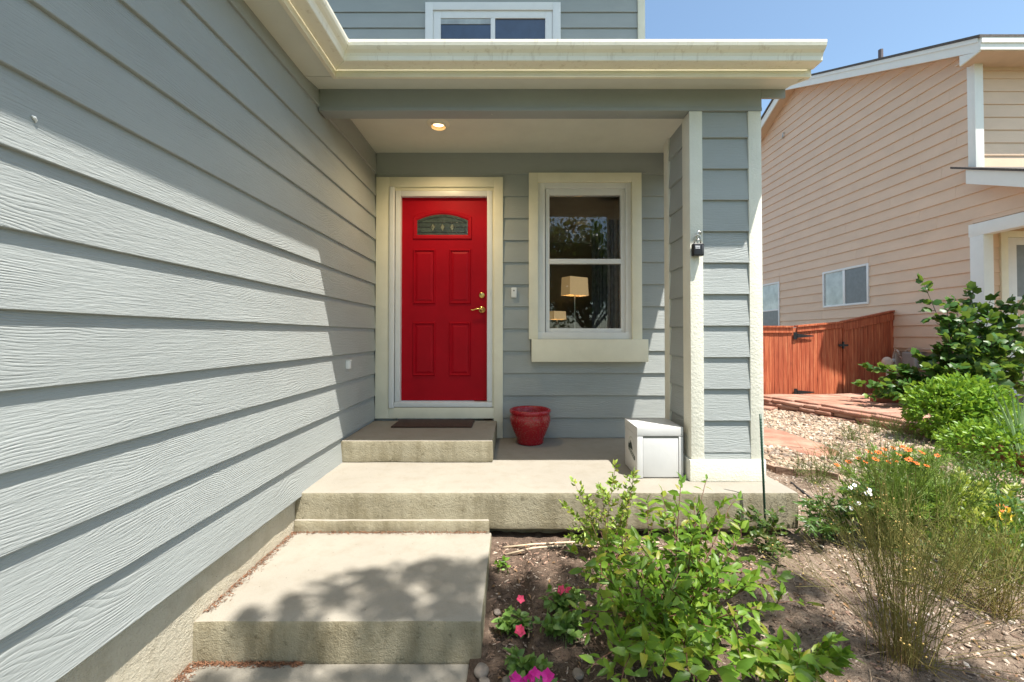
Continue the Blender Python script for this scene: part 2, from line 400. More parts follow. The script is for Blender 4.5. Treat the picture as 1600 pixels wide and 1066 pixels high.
def npmesh(name, vs, fs, mat, attr=None, tint=None, smooth=False):
    me = bpy.data.meshes.new(name); vs = np.asarray(vs, np.float32); fs = np.asarray(fs, np.int32); k = fs.shape[1]
    me.vertices.add(len(vs)); me.vertices.foreach_set('co', vs.ravel())
    me.loops.add(fs.size); me.loops.foreach_set('vertex_index', fs.ravel())
    me.polygons.add(len(fs)); me.polygons.foreach_set('loop_start', np.arange(0, fs.size, k, dtype=np.int32))
    for m in (mat if isinstance(mat, list) else [mat]): me.materials.append(m)
    if attr is not None:
        a = me.color_attributes.new('Col', 'FLOAT_COLOR', 'POINT'); a.data.foreach_set('color', np.c_[attr, np.ones(len(attr))].astype(np.float32).ravel())
    if tint is not None:
        a = me.attributes.new('tint', 'FLOAT', 'POINT'); a.data.foreach_set('value', np.asarray(tint, np.float32))
    if smooth: me.polygons.foreach_set('use_smooth', np.ones(len(fs), bool))
    me.update(calc_edges=True); me.validate(); return me
tag(obj('ground', npmesh('ground', vs, fs, M_soil, smooth=True)), kind='structure')

# ------------------------------------------------------------------ concrete steps
def slab(name, x0, x1, y0, y1, z0, z1, parent=None, step=.045, amp=.0035, bev=.012, mats=None):
    me = MB().box(x0, x1, y0, y1, z0, z1).mesh(mats or [M_ctop, M_cris], bevel=bev, seg=2)
    bm = bmesh.new(); bm.from_mesh(me)
    for ax, lo, hi in ((0, x0, x1), (1, y0, y1), (2, z0, z1)):
        st = step if ax != 1 else step * 2
        n = int((hi - lo) / st)
        for i in range(1, n):
            no = [0, 0, 0]; no[ax] = 1; co = [0, 0, 0]; co[ax] = lo + (hi - lo) * i / n
            bmesh.ops.bisect_plane(bm, geom=bm.verts[:] + bm.edges[:] + bm.faces[:], plane_co=co, plane_no=no)
    for v in bm.verts:
        p = v.co; a = amp * (1.0 if p.z < z1 - .02 else .55)
        v.co = p + noise.noise_vector(p * 7) * a + noise.noise_vector(p * 31) * a * .5
    for f in bm.faces:
        f.material_index = 0 if f.normal.z > .75 else 1; f.smooth = True
    bm.to_mesh(me); bm.free(); me.name = name
    return obj(name, me, parent)
FL = -.991
porch = thing('porch_slab', 'long raised concrete porch slab under the white box and column', 'porch', (.2, 3.5, FL))
slab('deck', -1.385, 1.80, 2.766, 4.255, -1.222, FL, porch)
slab('footing', -1.38, 1.72, 2.86, 4.24, -1.55, -1.224, porch, step=.12)
slab('ledge', -1.382, -.155, 2.748, 2.88, -1.30, -1.158, porch, amp=.004)
dstep = slab('concrete_step', -1.374, -.166, 3.42, 4.245, FL + .001, -.822)
tag(dstep, 'short concrete step below the red door with the brown mat on it', 'step')
mstep = slab('concrete_step', -1.386, -.140, 1.895, 2.745, -1.55, -1.229)
tag(mstep, 'broad concrete step with dappled tree shade below the porch slab', 'step')
wk = slab('walkway', -1.386, -.15, -2.2, 1.888, -1.60, -1.402, step=.09)
tag(wk, kind='structure')
# rusty needles in the joints
def needles(name, label, segs, n, mat=M_rust):
    V, Fc = [], []
    for i in range(n):
        (a, b, wd) = random.choice(segs); t = random.random(); p = Vector(a).lerp(Vector(b), t)
        p += Vector((abs(random.gauss(0, wd[0])) if wd[0] > 0 else -abs(random.gauss(0, -wd[0])), -abs(random.gauss(0, wd[1])), abs(random.gauss(0, .003)) + .001))
        an = random.uniform(0, math.pi); L = random.uniform(.006, .022); d = Vector((math.cos(an), math.sin(an), random.uniform(-.15, .15))) * L; q = Vector((-d.y, d.x, 0)).normalized() * .0016
        b0 = len(V); V += [p - q, p + q, p + d + q * .4, p + d - q * .4 + Vector((0, 0, .002))]; Fc.append((b0, b0 + 1, b0 + 2, b0 + 3))
    o = obj(name, npmesh(name, [tuple(v) for v in V], Fc, mat)); tag(o, label, kind='stuff'); return o
needles('dry_needles', 'rusty dry needles gathered in the joints of the concrete steps',
        [((-1.37, 2.742, -1.229), (-.16, 2.742, -1.229), (.001, .014)), ((-1.386, 1.95, -1.229), (-1.386, 2.74, -1.229), (.022, .004)),
         ((-1.386, 1.5, -1.402), (-1.386, 1.88, -1.402), (.03, .004)), ((-1.36, 1.885, -1.402), (-.9, 1.885, -1.402), (.002, .012))], 2800)

# ------------------------------------------------------------------ the house
EXP, Z0 = .2165, -1.013
house = thing('grey_house', 'grey lap sided house with cream trim, red front door and recessed porch', 'house', (0, 4.26, FL))
_bc = {}
def board_mesh(L, h, mat, s0=0.0, s1=0.0, thick=.015):
    key = (round(L, 3), round(h, 4), mat.name, round(s0, 3), round(s1, 3), thick)
    if key in _bc: return _bc[key]
    n = max(1, int(L / .3)); full = h > EXP - .002; ov = .02 if full else 0.0
    T = .0095 + thick
    yt = -.0095 - thick * (1 - (h + ov) / (EXP + .02))
    prof = [(-(T - .0025), 0), (-T, .0025), (yt, h + ov), (-.0005, h + ov), (-.0085, 0)]
    mb = MB(); k = len(prof); V = []
    for i in range(n + 1):
        t = i / n; jz = random.uniform(-.0006, .0006) if n > 2 else 0; jy = random.uniform(-.0005, .0005) if n > 2 else 0
        for (y, z) in prof:
            u = z / (h + ov); xx = t * L + (1 - t) * s0 * u + t * s1 * u
            V.append((xx, y + (jy if z < .01 else 0), z + (jz if z < .01 else 0)))
    fs = [(i * k + j, i * k + (j + 1) % k, (i + 1) * k + (j + 1) % k, (i + 1) * k + j) for i in range(n) for j in range(k)]
    fs += [tuple(range(k))[::-1], tuple(range(n * k, (n + 1) * k))]
    mb.add(V, fs); _bc[key] = mb.mesh(mat); _bc[key].name = 'siding_board'
    return _bc[key]
def courses(parent, mat, facing, plane, a, b, z0, z1, holes=(), ends=None, base=Z0, joint=0, thick=.0175):
    """boards on a wall. facing: '-y', '+x', '-x'; a..b the run along the wall, holes: (a0, a1, z0, z1)"""
    k = math.floor((z0 - base) / EXP + 1e-6)
    while base + k * EXP < z1 - .012:
        lo, hi = max(z0, base + k * EXP), min(z1, base + (k + 1) * EXP); k += 1
        if hi - lo < .02: continue
        cuts = [(a, b)]; extra = []
        for (h0, h1, hz0, hz1) in holes:
            if hz0 < hi - .01 and hz1 > lo + .01:
                new = []
                for (p, q) in cuts:
                    if h1 <= p or h0 >= q: new.append((p, q)); continue
                    if h0 - p > .01: new.append((p, h0))
                    if q - h1 > .01: new.append((h1, q))
                cuts = new
                # slivers of this course above or below the hole
                if hz1 < hi - .012: extra.append((max(a, h0), min(b, h1), max(lo, hz1), hi))
                if hz0 > lo + .012: extra.append((max(a, h0), min(b, h1), lo, hz0))
        if joint and lo < 4.4:
            new = []
            for (p, q) in cuts:
                while q - p > joint * 1.35:
                    m_ = p + joint * random.uniform(.62, 1.0); new.append((p, m_ - .0015)); p = m_ + .0015
                new.append((p, q))
            cuts = new
        for c in cuts + extra:
            p, q = c[0], c[1]; l2, h2 = (c[2], c[3]) if len(c) == 4 else (lo, hi)
            s0 = s1 = 0.0
            if ends:
                r = ends(l2, h2, p, q)
                if r is None: continue
                p, q, s0, s1 = r
            if q - p < .015 or h2 - l2 < .015: continue
            if facing == '-y': M = Matrix.Translation((p, plane, l2)); L = q - p; t0, t1 = s0, s1
            elif facing == '+x': M = Matrix.Translation((plane, p, l2)) @ Matrix.Rotation(math.pi / 2, 4, 'Z'); L = q - p; t0, t1 = s0, s1
            else: M = Matrix.Translation((plane, q, l2)) @ Matrix.Rotation(-math.pi / 2, 4, 'Z'); L = q - p; t0, t1 = -s1, -s0
            obj('siding_board', board_mesh(L, h2 - l2, mat, t0, t1, thick), parent, M)

WX, WY = -1.368, 4.262                       # back planes of the boards
sw = MB().box(-1.50, WX - .001, -1.6, 4.40, -1.02, 1.95).build('side_wall', M_side, house)
courses(sw, M_side, '+x', WX, -1.6, 4.245, Z0, 1.81)
slab('foundation', -1.62, -1.384, -1.6, 4.2, -1.9, -1.022, house, step=.07, amp=.008, mats=[M_found, M_found])

# front wall round the door and window openings
dx0, dx1, dz0, dz1 = -1.165, -.21, FL, 1.43
wx0, wx1, wz0, wz1 = .30, 1.10, .0, 1.46
fb = MB()
y0, y1 = WY + .001, 4.385
for (p, q, r, t) in ((-1.3675, dx0, FL, 1.9), (dx0, dx1, dz1, 1.9), (dx1, wx0, FL, 1.9), (wx0, wx1, FL, wz0), (wx0, wx1, wz1, 1.9), (wx1, 1.74, FL, 1.9)):
    fb.box(p, q, y0, y1, r, t)
fw = fb.build('front_wall', M_side, house)
courses(fw, M_side, '-y', WY, -1.347, 1.74, FL + .002, 1.80, holes=[(-1.35, -.125, -1.2, 1.545), (.16, 1.235, -.20, 1.585)])
# right end wall and upper storey
MB().box(1.745, 1.76, 4.27, 10, -1.6, 1.95).build('end_wall', M_side, house)
MB().box(-1.3, 1.73, 4.39, 4.42, 1.82, 2.4).build('blocking', M_room, house)
uw = MB().box(-5.0, 1.76, 5.87, 10, 1.95, 5.42).build('upper_wall', M_bluegrey, house)
ux = (-1.20, .632)                      # upper window trim
courses(uw, M_bluegrey, '-y', 5.868, -4.0, 1.685, 2.88, 5.36, holes=[(ux[0] + .02, ux[1] - .02, 3.3, 4.50)])
MB().box(1.68, 1.775, 5.82, 5.868, 2.8, 5.4).build('corner_board', M_cream, house, bevel=.003)
# upper window
uwin = MB()
for (p, q, r, t) in ((ux[0], ux[0] + .105, 3.3, 4.515), (ux[1] - .105, ux[1], 3.3, 4.515), (ux[0] + .105, ux[1] - .105, 4.41, 4.515), (ux[0] + .105, ux[1] - .105, 3.3, 3.4)):
    uwin.box(p, q, 5.815, 5.868, r, t)
uwo = uwin.build('upper_window', M_white, house, bevel=.003)
fr = MB()
a, b = ux[0] + .107, ux[1] - .107
for (p, q, r, t) in ((a, a + .10, 3.4, 4.408), (b - .10, b, 3.4, 4.408), (a + .1, b - .1, 4.31, 4.408), (-.315, -.255, 3.4, 4.31)): fr.box(p, q, 5.835, 5.866, r, t)
fr.build('frame', M_white, uwo, bevel=.003)
MB().box(a + .1, -.315, 5.855, 5.866, 3.4, 4.31).build('pane', M_upglass, uwo)
MB().box(-.255, b - .1, 5.855, 5.866, 3.4, 4.31).build('pane', M_upglass, uwo)
MB().box(a + .1, -.315, 5.845, 5.854, 4.235, 4.308).build('blind', M_blind, uwo)
MB().box(-5, 2.15, 5.36, 5.86, 5.42, 5.45).build('upper_soffit', M_soffit, house)
MB().prism([(-5, 5.3, 5.45), (-5, 10, 7.2), (-5, 10, 7.35), (-5, 5.3, 5.63)], [(2.2, 5.3, 5.45), (2.2, 10, 7.2), (2.2, 10, 7.35), (2.2, 5.3, 5.63)]).build('upper_roof', M_shingle, house)

# eaves: soffits, fascia, gutters, roofs
FX, FY = -1.14, 2.755                          # fascia front planes
MB().box(-1.374, FX - .026, -1.6, FY + .02, 1.672, 1.69).build('soffit', M_soffit, house)
MB().prism([(-1.374, FY + .025, 1.672), (-1.374, 2.98, 1.704), (-1.374, 2.98, 1.73), (-1.374, FY + .025, 1.69)],
           [(1.875, FY + .025, 1.672), (1.875, 2.98, 1.704), (1.875, 2.98, 1.73), (1.875, FY + .025, 1.69)]).build('soffit', M_soffit, house)
MB().box(FX - .025, FX, -1.6, FY + .025, 1.655, 1.825).build('fascia', M_cream, house, bevel=.002)
MB().box(FX + .0005, 1.90, FY, FY + .024, 1.655, 1.825).build('fascia', M_cream, house, bevel=.002)
prof = [(.002, 1.700), (.088, 1.700), (.092, 1.704), (.094, 1.728), (.101, 1.745), (.117, 1.757), (.130, 1.772), (.134, 1.790), (.134, 1.806), (.122, 1.806)]
inn = [(d - .0025 if i else d, z + .0022) for i, (d, z) in enumerate(prof)]
loop = prof + inn[::-1][1:]
def sweep(P, Q, name):
    A = [P(d, z) for d, z in loop]; B = [Q(d, z) for d, z in loop]
    return MB().prism(A, B).build(name, M_gutter, house)
sweep(lambda d, z: (FX + d, -1.6, z), lambda d, z: (FX + d, FY - d, z), 'gutter')
g2 = sweep(lambda d, z: (FX + d, FY - d, z), lambda d, z: (1.905, FY - d, z), 'gutter')
MB().prism([(1.905, FY - d, z) for d, z in prof] + [(1.905, FY - .002, 1.806)], [(1.908, FY - d, z) for d, z in prof] + [(1.908, FY - .002, 1.806)]).build('end_cap', M_gutter, g2)
MB().prism([(.62, FY - d - .0015, z - (.0012 if z < 1.701 else 0)) for d, z in prof], [(.66, FY - d - .0015, z - (.0012 if z < 1.701 else 0)) for d, z in prof]).build('seam_band', M_gutter, g2)
mt = MB().tube([(FX + d + .002, FY - d - .002, z - .001) for d, z in prof], .004, 5).build('mitre_strip', M_gutter, g2)
RS = .333
MB().prism([(FX - .03, FY - .03, 1.822), (FX - .03, 5.86, 1.822 + RS * 3.13), (FX - .03, 5.86, 1.90 + RS * 3.13), (FX - .03, FY - .03, 1.85)],
           [(1.92, FY - .03, 1.822), (1.92, 5.86, 1.822 + RS * 3.13), (1.92, 5.86, 1.90 + RS * 3.13), (1.92, FY - .03, 1.85)]).build('porch_roof', M_shingle, house)
MB().prism([(FX + .03, -1.65, 1.827), (-6, -1.65, 1.827 + RS * 4.9), (-6, -1.65, 1.90 + RS * 4.9), (FX + .03, -1.65, 1.857)],
           [(FX + .03, 2.8, 1.827), (-6, 5.8, 1.827 + RS * 4.9), (-6, 5.8, 1.90 + RS * 4.9), (FX + .03, 2.8, 1.857)]).build('garage_roof', M_shingle, house)
MB().prism([(1.876, FY + .0245, 1.655), (1.876, 5.86, 1.655 + RS * 3.1), (1.876, 5.86, 1.815 + RS * 3.1), (1.876, FY + .0245, 1.820)],
           [(1.90, FY + .0245, 1.655), (1.90, 5.86, 1.655 + RS * 3.1), (1.90, 5.86, 1.815 + RS * 3.1), (1.90, FY + .0245, 1.820)]).build('rake_board', M_cream, house)
MB().box(1.712, 1.8755, 2.981, 3.0, 1.645, 1.84).build('return_board', M_beam, house)
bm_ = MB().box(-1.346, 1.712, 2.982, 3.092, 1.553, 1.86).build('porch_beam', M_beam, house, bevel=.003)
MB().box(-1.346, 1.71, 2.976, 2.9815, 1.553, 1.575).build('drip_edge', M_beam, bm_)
for px in (768, 964):
    MB().tube([at(px, 174, 3.02) + Vector((0, 0, d)) for d in (0, -.01, -.022)] + [at(px, 174, 3.02) + Vector((.008, 0, -.026))], .002, 5).build('cup_hook', M_steel, bm_)
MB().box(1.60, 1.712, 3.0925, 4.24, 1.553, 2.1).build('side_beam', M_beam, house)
ceil = MB().box(-1.374, 1.599, 3.0925, 4.262, 1.80, 1.815).build('porch_ceiling', M_soffit, house)
# lit recessed light
cl = at(685, 191, 3.664); cxl, cyl = cl.x, 3.664
dl = MB().lathe([(.062, -.030), (.066, -.004), (.074, -.006), (.094, -.004), (.097, .0)], (cxl, cyl, 1.7995), 32).build('recessed_light', M_cream, house, smooth=True)
MB().lathe([(.061, -.028), (.058, .0), (.0, .0)], (cxl, cyl, 1.798), 28).build('baffle', M_can, dl, smooth=True)
MB().lathe([(.0, -.006), (.038, -.005), (.047, -.001)], (cxl, cyl, 1.796), 24).build('bulb', M_bulb, dl, smooth=True)
pl = bpy.data.lights.new('porch_lamp', 'SPOT'); pl.energy = 20; pl.color = (1, .75, .42); pl.spot_size = math.radians(150); pl.spot_blend = .8; pl.shadow_soft_size = .05
plo = bpy.data.objects.new('porch_lamp', pl); link(plo, dl, Matrix.Translation((cxl, cyl, 1.768)))

# ---- column
cx0, cx1, cy0, cy1 = 1.21, 1.706, 2.98, 3.50
pc = MB().box(cx0 + .03, cx1 - .03, cy0 + .03, cy1 - .03, FL, 1.552).build('porch_column', M_side, house)
courses(pc, M_side, '-y', cy0 + .0285, cx0 + .075, cx1 - .075, FL + .13, 1.552)
courses(pc, M_side, '-x', cx0 + .0285, cy0 + .13, cy1 - .11, FL + .13, 1.552)
zt, zb = 1.5515, -.843
def trim(x0, x1, y0, y1, z0=zb, z1=zt): MB().box(x0, x1, y0, y1, z0, z1).build('corner_trim', M_rough, pc, bevel=.0025)
trim(cx0, cx0 + .089, cy0, cy0 + .022); trim(cx1 - .089, cx1, cy0, cy0 + .022)
trim(cx0 + .001, cx0 + .022, cy0 + .0225, cy0 + .135); trim(cx0 + .001, cx0 + .022, cy1 - .11, cy1 - .001)
trim(cx1 - .022, cx1 - .001, cy0 + .0225, cy0 + .11); trim(cx1 - .022, cx1 - .001, cy1 - .11, cy1 - .001)
trim(cx0 + .0225, cx1 - .0225, cy1 - .022, cy1)
MB().box(cx0 - .012, cx1 + .008, cy0 - .010, cy0 + .018, FL + .001, zb - .001).build('base_board', M_rough, pc, bevel=.003)
MB().box(cx0 - .011, cx0 + .014, cy0 + .0185, cy1 + .008, FL + .001, zb - .001).build('base_board', M_rough, pc, bevel=.003)
MB().box(cx1 - .014, cx1 + .007, cy0 + .0185, cy1 + .008, FL + .001, zb - .001).build('base_board', M_rough, pc, bevel=.003)

# ---- front door with storm door frame
dr = MB().box(-1.106, -.2625, 4.285, 4.330, -.634, 1.366).build('front_door', M_door, house)
tr = MB()
tr.box(-1.344, -1.2125, 4.222, 4.262, -.80, 1.55).box(-.196, -.1075, 4.222, 4.262, FL + .002, 1.55).box(-1.2125, -.196, 4.222, 4.262, 1.455, 1.55).box(-1.2125, -.196, 4.226, 4.262, -.80, -.696)
casing = tr.build('door_casing', M_cream, house, bevel=.003)
MB().box(-1.2120, -.1965, 4.240, 4.30, 1.422, 1.4545).box(-.2120, -.1965, 4.240, 4.30, -.69, 1.4215).build('inner_moulding', M_cream, casing, bevel=.003)
sd = MB().box(-1.156, -1.1065, 4.232, 4.31, -.640, 1.42).box(-.262, -.2125, 4.232, 4.31, -.640, 1.42).box(-1.106, -.2625, 4.236, 4.31, 1.368, 1.42).build('storm_frame', M_white, casing, bevel=.004)
MB().box(-1.2115, -1.1625, 4.205, 4.25, -.700, 1.455).build('storm_screen_housing', M_white, casing, bevel=.010, seg=3)
MB().box(-1.160, -.2125, 4.226, 4.33, -.690, -.643).build('threshold', M_white, casing, bevel=.004)
MB().box(-.236, -.226, 4.222, 4.2315, .40, .46).build('storm_latch', M_white, casing, bevel=.003)
YD = 4.285
def ring(x0, x1, z0, z1, wd=.024, out=.012):
    mb = MB()
    P = lambda i, y: [(x0 + i, y, z0 + i), (x1 - i, y, z0 + i), (x1 - i, y, z1 - i), (x0 + i, y, z1 - i)]
    L = [P(0, YD + .0005), P(wd * .35, YD - out), P(wd * .65, YD - out), P(wd, YD - .0008), P(wd * 1.12, YD - .0006), P(wd * 2.0, YD - .008)]
    V = [p for q in L for p in q]; fs = []
    for i in range(len(L) - 1):
        for k in range(4): fs.append((i * 4 + k, i * 4 + (k + 1) % 4, (i + 1) * 4 + (k + 1) % 4, (i + 1) * 4 + k))
    n = (len(L) - 1) * 4; fs.append((n, n + 1, n + 2, n + 3))
    return mb.add(V, fs)
for (p, q, r, t) in ((-.997, -.772, .314, .858), (-.640, -.422, .314, .858), (-.997, -.772, -.395, .138), (-.640, -.422, -.395, .138)):
    ring(p, q, r, t).build('door_panel', M_door, dr)
def arch(x0, x1, z0, zs, zc, n=14):
    return [(x0, z0), (x1, z0)] + [(x1 + (x0 - x1) * i / n, zs + (zc - zs) * (1 - (2 * i / n - 1) ** 2)) for i in range(n + 1)]
def archband(o, i, yo, yi):
    n = len(o); V = [(x, yo, z) for x, z in o] + [(x, yi, z) for x, z in i]
    return V, [(k, (k + 1) % n, n + (k + 1) % n, n + k) for k in range(n)]
A0, A1, A2, A3 = arch(-.997, -.414, .953, 1.178, 1.240), arch(-.990, -.421, .960, 1.172, 1.234), arch(-.968, -.443, .985, 1.152, 1.214), arch(-.955, -.455, .998, 1.140, 1.200)
mb = MB(); mb.add(*archband(A0, A1, YD, YD - .012)); mb.add(*archband(A1, A2, YD - .012, YD - .010)); mb.add(*archband(A2, A3, YD - .010, YD - .002))
mb.build('lite_frame', M_door, dr)
MB().add([(x, YD - .0022, z) for x, z in arch(-.957, -.453, .996, 1.142, 1.202)], [tuple(range(17))]).build('lite_glass', M_leadglass, dr)
yg = YD - .0045; cm = MB()
def came(*pts): cm.tube([(x, yg, z) for x, z in pts], .0032, 4)
for zz in (1.022, 1.118): came((-.945, zz), (-.465, zz))
came((-.925, 1.0), (-.925, 1.15)); came((-.485, 1.0), (-.485, 1.15)); came((-.705, 1.118), (-.705, 1.198))
came((-.945, 1.075), (-.80, 1.075)); came((-.61, 1.075), (-.465, 1.075))
for c in (-.80, -.705, -.61): came((c, 1.115), (c + .024, 1.075), (c, 1.03), (c - .024, 1.075), (c, 1.115))
came(*[(-.94 + .47 * i / 10, 1.122 + .055 * (1 - (i / 5 - 1) ** 2)) for i in range(11)])
cm.build('lead_came', M_came, dr)
for c in (-.80, -.705, -.61):
    MB().add([(c, yg + .001, 1.110), (c + .019, yg + .001, 1.075), (c, yg + .001, 1.036), (c - .019, yg + .001, 1.075)], [(0, 1, 2, 3)]).build('bevelled_diamond', M_bevelglass, dr)
hx = at(753, 484, YD); bx = at(753, 461.5, YD)
MB().add(*(lambda n: ([(bx.x + r * math.cos(2 * math.pi * k / n), YD - d, bx.z + r * math.sin(2 * math.pi * k / n)) for r, d in ((.031, 0), (.030, .010), (.022, .016), (.016, .017), (.001, .018)) for k in range(n)],
    [(i * n + k, i * n + (k + 1) % n, (i + 1) * n + (k + 1) % n, (i + 1) * n + k) for i in range(4) for k in range(n)]))(24)).build('deadbolt', M_brass, dr, smooth=True)
hm = MB().add(*(lambda n: ([(hx.x + r * math.cos(2 * math.pi * k / n), YD - d, hx.z + r * math.sin(2 * math.pi * k / n)) for r, d in ((.036, 0), (.035, .008), (.026, .014), (.014, .018), (.013, .045), (.001, .046)) for k in range(n)],
    [(i * n + k, i * n + (k + 1) % n, (i + 1) * n + (k + 1) % n, (i + 1) * n + k) for i in range(5) for k in range(n)]))(24))
hm.tube([(hx.x, YD - .044, hx.z), (hx.x - .03, YD - .046, hx.z + .006), (hx.x - .06, YD - .046, hx.z + .002), (hx.x - .085, YD - .044, hx.z - .008), (hx.x - .10, YD - .042, hx.z - .004), (hx.x - .104, YD - .042, hx.z + .003)], [.011, .009, .0075, .0065, .006, .004], 8)
hm.build('lever_handle', M_brass, dr, smooth=True)

# ---- window

wt = MB()
wt.box(.1456, .234, 4.215, 4.262, -.032, 1.591).box(1.149, 1.244, 4.215, 4.262, -.032, 1.591).box(.234, 1.149, 4.215, 4.262, 1.5025, 1.591)
win = wt.build('porch_window', M_cream, house, bevel=.003)
MB().box(.2345, .305, 4.248, 4.30, .0, 1.502).box(1.095, 1.1485, 4.248, 4.30, .0, 1.502).box(.305, 1.095, 4.248, 4.30, 1.45, 1.502).box(.2345, 1.1485, 4.240, 4.30, -.031, .035).build('inner_stop', M_white, win, bevel=.004)
wf = MB()
wf.box(.312, .350, 4.27, 4.34, .036, 1.449).box(1.052, 1.0945, 4.27, 4.34, .036, 1.449).box(.350, 1.052, 4.27, 4.34, 1.39, 1.449).box(.350, 1.052, 4.27, 4.34, .036, .074).box(.350, 1.052, 4.262, 4.33, .708, .757)
wf.build('sash_frame', M_white, win, bevel=.003)
MB().box(.351, 1.051, 4.312, 4.316, .758, 1.389).build('pane', M_glass, win)
MB().box(.351, 1.051, 4.295, 4.299, .075, .707).build('pane', M_glass, win)
MB().box(.170, 1.288, 4.165, 4.262, -.249, -.0325).build('sill', M_cream, win, bevel=.004)
db = MB().box(-.026, .026, 4.215, 4.252, .372, .470).build('doorbell', M_white, house, bevel=.006)
MB().lathe([(.008, 0), (.007, .003), (0, .004)], (0, 0, 0), 12).build('button', M_darkslot, db, Matrix.Translation((0, 4.2145, .44)) @ Matrix.Rotation(math.pi / 2, 4, 'X'))
MB().box(-1.352, -1.332, 3.505, 3.545, -.265, -.195).box(-1.335, -1.322, 3.508, 3.520, -.265, -.205).box(-1.335, -1.322, 3.53, 3.542, -.265, -.205).box(-1.340, -1.318, 3.503, 3.547, -.204, -.194).build('wall_bracket', M_white, house, bevel=.003)
MB().tube([(-1.346, 1.205, .615), (-1.344, 1.21, .612), (-1.345, 1.215, .606), (-1.346, 1.216, .60)], [.002, .005, .004, .001], 6).build('paint_blob', M_white, house)

# ---- dim room behind the window with lit lamps
rm = MB()
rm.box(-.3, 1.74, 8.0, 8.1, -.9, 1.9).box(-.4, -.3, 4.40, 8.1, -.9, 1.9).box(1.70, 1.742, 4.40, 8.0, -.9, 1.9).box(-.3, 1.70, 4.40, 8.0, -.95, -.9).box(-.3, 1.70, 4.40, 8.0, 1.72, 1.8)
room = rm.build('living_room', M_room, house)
MB().box(1.50, 1.56, 7.2, 7.26, -.8, 1.5).build('door_jamb', M_curtain, room)
cu = MB(); n = 40
V = [(1.0 + .40 * k / n, 5.6 + .025 * math.sin(k * 1.3) + .012 * math.sin(k * .5), z) for z in (-.85, 1.5) for k in range(n + 1)]
cu.add(V, [(k, k + 1, n + 2 + k, n + 1 + k) for k in range(n)])
cu.build('curtain', M_curtain, room)
MB().box(.95, 1.12, 6.5, 6.7, 1.715, 1.72).build('ceiling_vent', M_white, room)
def lamp(label, c, wd, ht, base):
    t = thing('lamp', label, 'lamp', (c.x, c.y, base), 'lit lamps inside the window')
    s_ = MB(); k = .94; ca, sa = math.cos(.55), math.sin(.55)
    V = [(-wd, -wd * .6, -ht), (wd, -wd * .6, -ht), (wd, wd * .6, -ht), (-wd, wd * .6, -ht), (-wd * k, -wd * .55, ht), (wd * k, -wd * .55, ht), (wd * k, wd * .55, ht), (-wd * k, wd * .55, ht)]
    V = [(a * ca - b * sa, a * sa + b * ca, d) for a, b, d in V]
    s_.add([(c.x + a, c.y + b, c.z + d) for a, b, d in V], [(0, 1, 5, 4), (1, 2, 6, 5)], 0).add([(c.x + a, c.y + b, c.z + d) for a, b, d in V], [(2, 3, 7, 6), (3, 0, 4, 7)], 1)
    s_.build('lamp_shade', [M_shade, M_shade_dim], t)
    q_ = bpy.data.lights.new('lamp_light', 'POINT'); q_.energy = 1.6; q_.color = (1, .75, .42); q_.shadow_soft_size = .04; link(bpy.data.objects.new('lamp_light', q_), t, Matrix.Translation((c.x, c.y, c.z)))
    MB().tube([(c.x, c.y, base), (c.x, c.y, c.z + ht * .7)], .012, 8).lathe([(.0, .03), (.10, .02), (.11, 0)], (c.x, c.y, base), 20).build('stem', M_steel, t)
lamp('tall lamp with rectangular lit shade behind the lower window pane', at(898, 448, 6.0), .165, .125, -.88)
lamp('low lamp with small lit shade near the bottom left of the window', at(871, 493, 7.4), .13, .07, -.88)

# ------------------------------------------------------------------ things on the porch
pot = thing('flower_pot', 'glossy red glazed flower pot with weathered pattern on the porch', 'flower pot', (.15, 4.075, FL))
pf = [(0, .002), (.116, .002), (.123, .010), (.124, .03), (.129, .06), (.151, .105), (.174, .16), (.187, .21), (.188, .245), (.180, .268), (.183, .276), (.188, .284), (.192, .298), (.188, .312), (.178, .316), (.166, .310), (.160, .295), (.157, .24), (.14, .20)]
MB().lathe(pf, (.15, 4.045, FL), 48).build('pot_body', M_pot, pot, smooth=True)
pv = [(0, .262)] + [(.04 * k, .262 + random.uniform(-.004, .004)) for k in (1, 2, 3)] + [(.158, .258)]
MB().lathe(pv, (.15, 4.045, FL), 24).build('potting_soil', plain('potting_soil', (.16, .12, .09), .95, .5, 40, .01, 60), pot, smooth=True)
mt_ = MB().box(-1.10, -.378, 3.90, 4.20, -.8205, -.808).mesh(M_mat, bevel=.003)
tag(obj('door_mat', mt_), 'dark brown coir mat lying at the red door', 'door mat')
bx0, bx1, by0, by1, bz0, bz1 = .857, 1.176, 3.036, 3.372, FL + .004, FL + .355
box = thing('milk_box', 'white insulated delivery box with round emblem beside the column', 'box', (1.02, 3.2, FL))
b = MB().box(bx0, bx1, by0 + .012, by1, bz0, bz1 - .062)
b.build('box_body', M_boxw, box, bevel=.004)
MB().box(bx0 - .001, bx1 + .001, by0 - .0005, by1 + .001, bz1 - .060, bz1).build('lid', M_boxw, box, bevel=.003)
MB().box(bx0 - .001, bx0 + .040, by0, by0 + .0115, bz0, bz1 - .064).build('front_stile', M_boxw, box, bevel=.003)
MB().box(bx1 - .030, bx1 + .001, by0, by0 + .0115, bz0, bz1 - .064).build('front_stile', M_boxw, box, bevel=.003)
MB().box(bx0 + .042, bx1 - .032, by0 + .004, by0 + .0115, bz0 + .006, bz1 - .078).build('front_panel', M_boxw, box, bevel=.003)
MB().box(bx0 + .041, bx1 - .031, by0 + .0085, by0 + .0118, bz1 - .0775, bz1 - .0625).build('slot', M_darkslot, box)
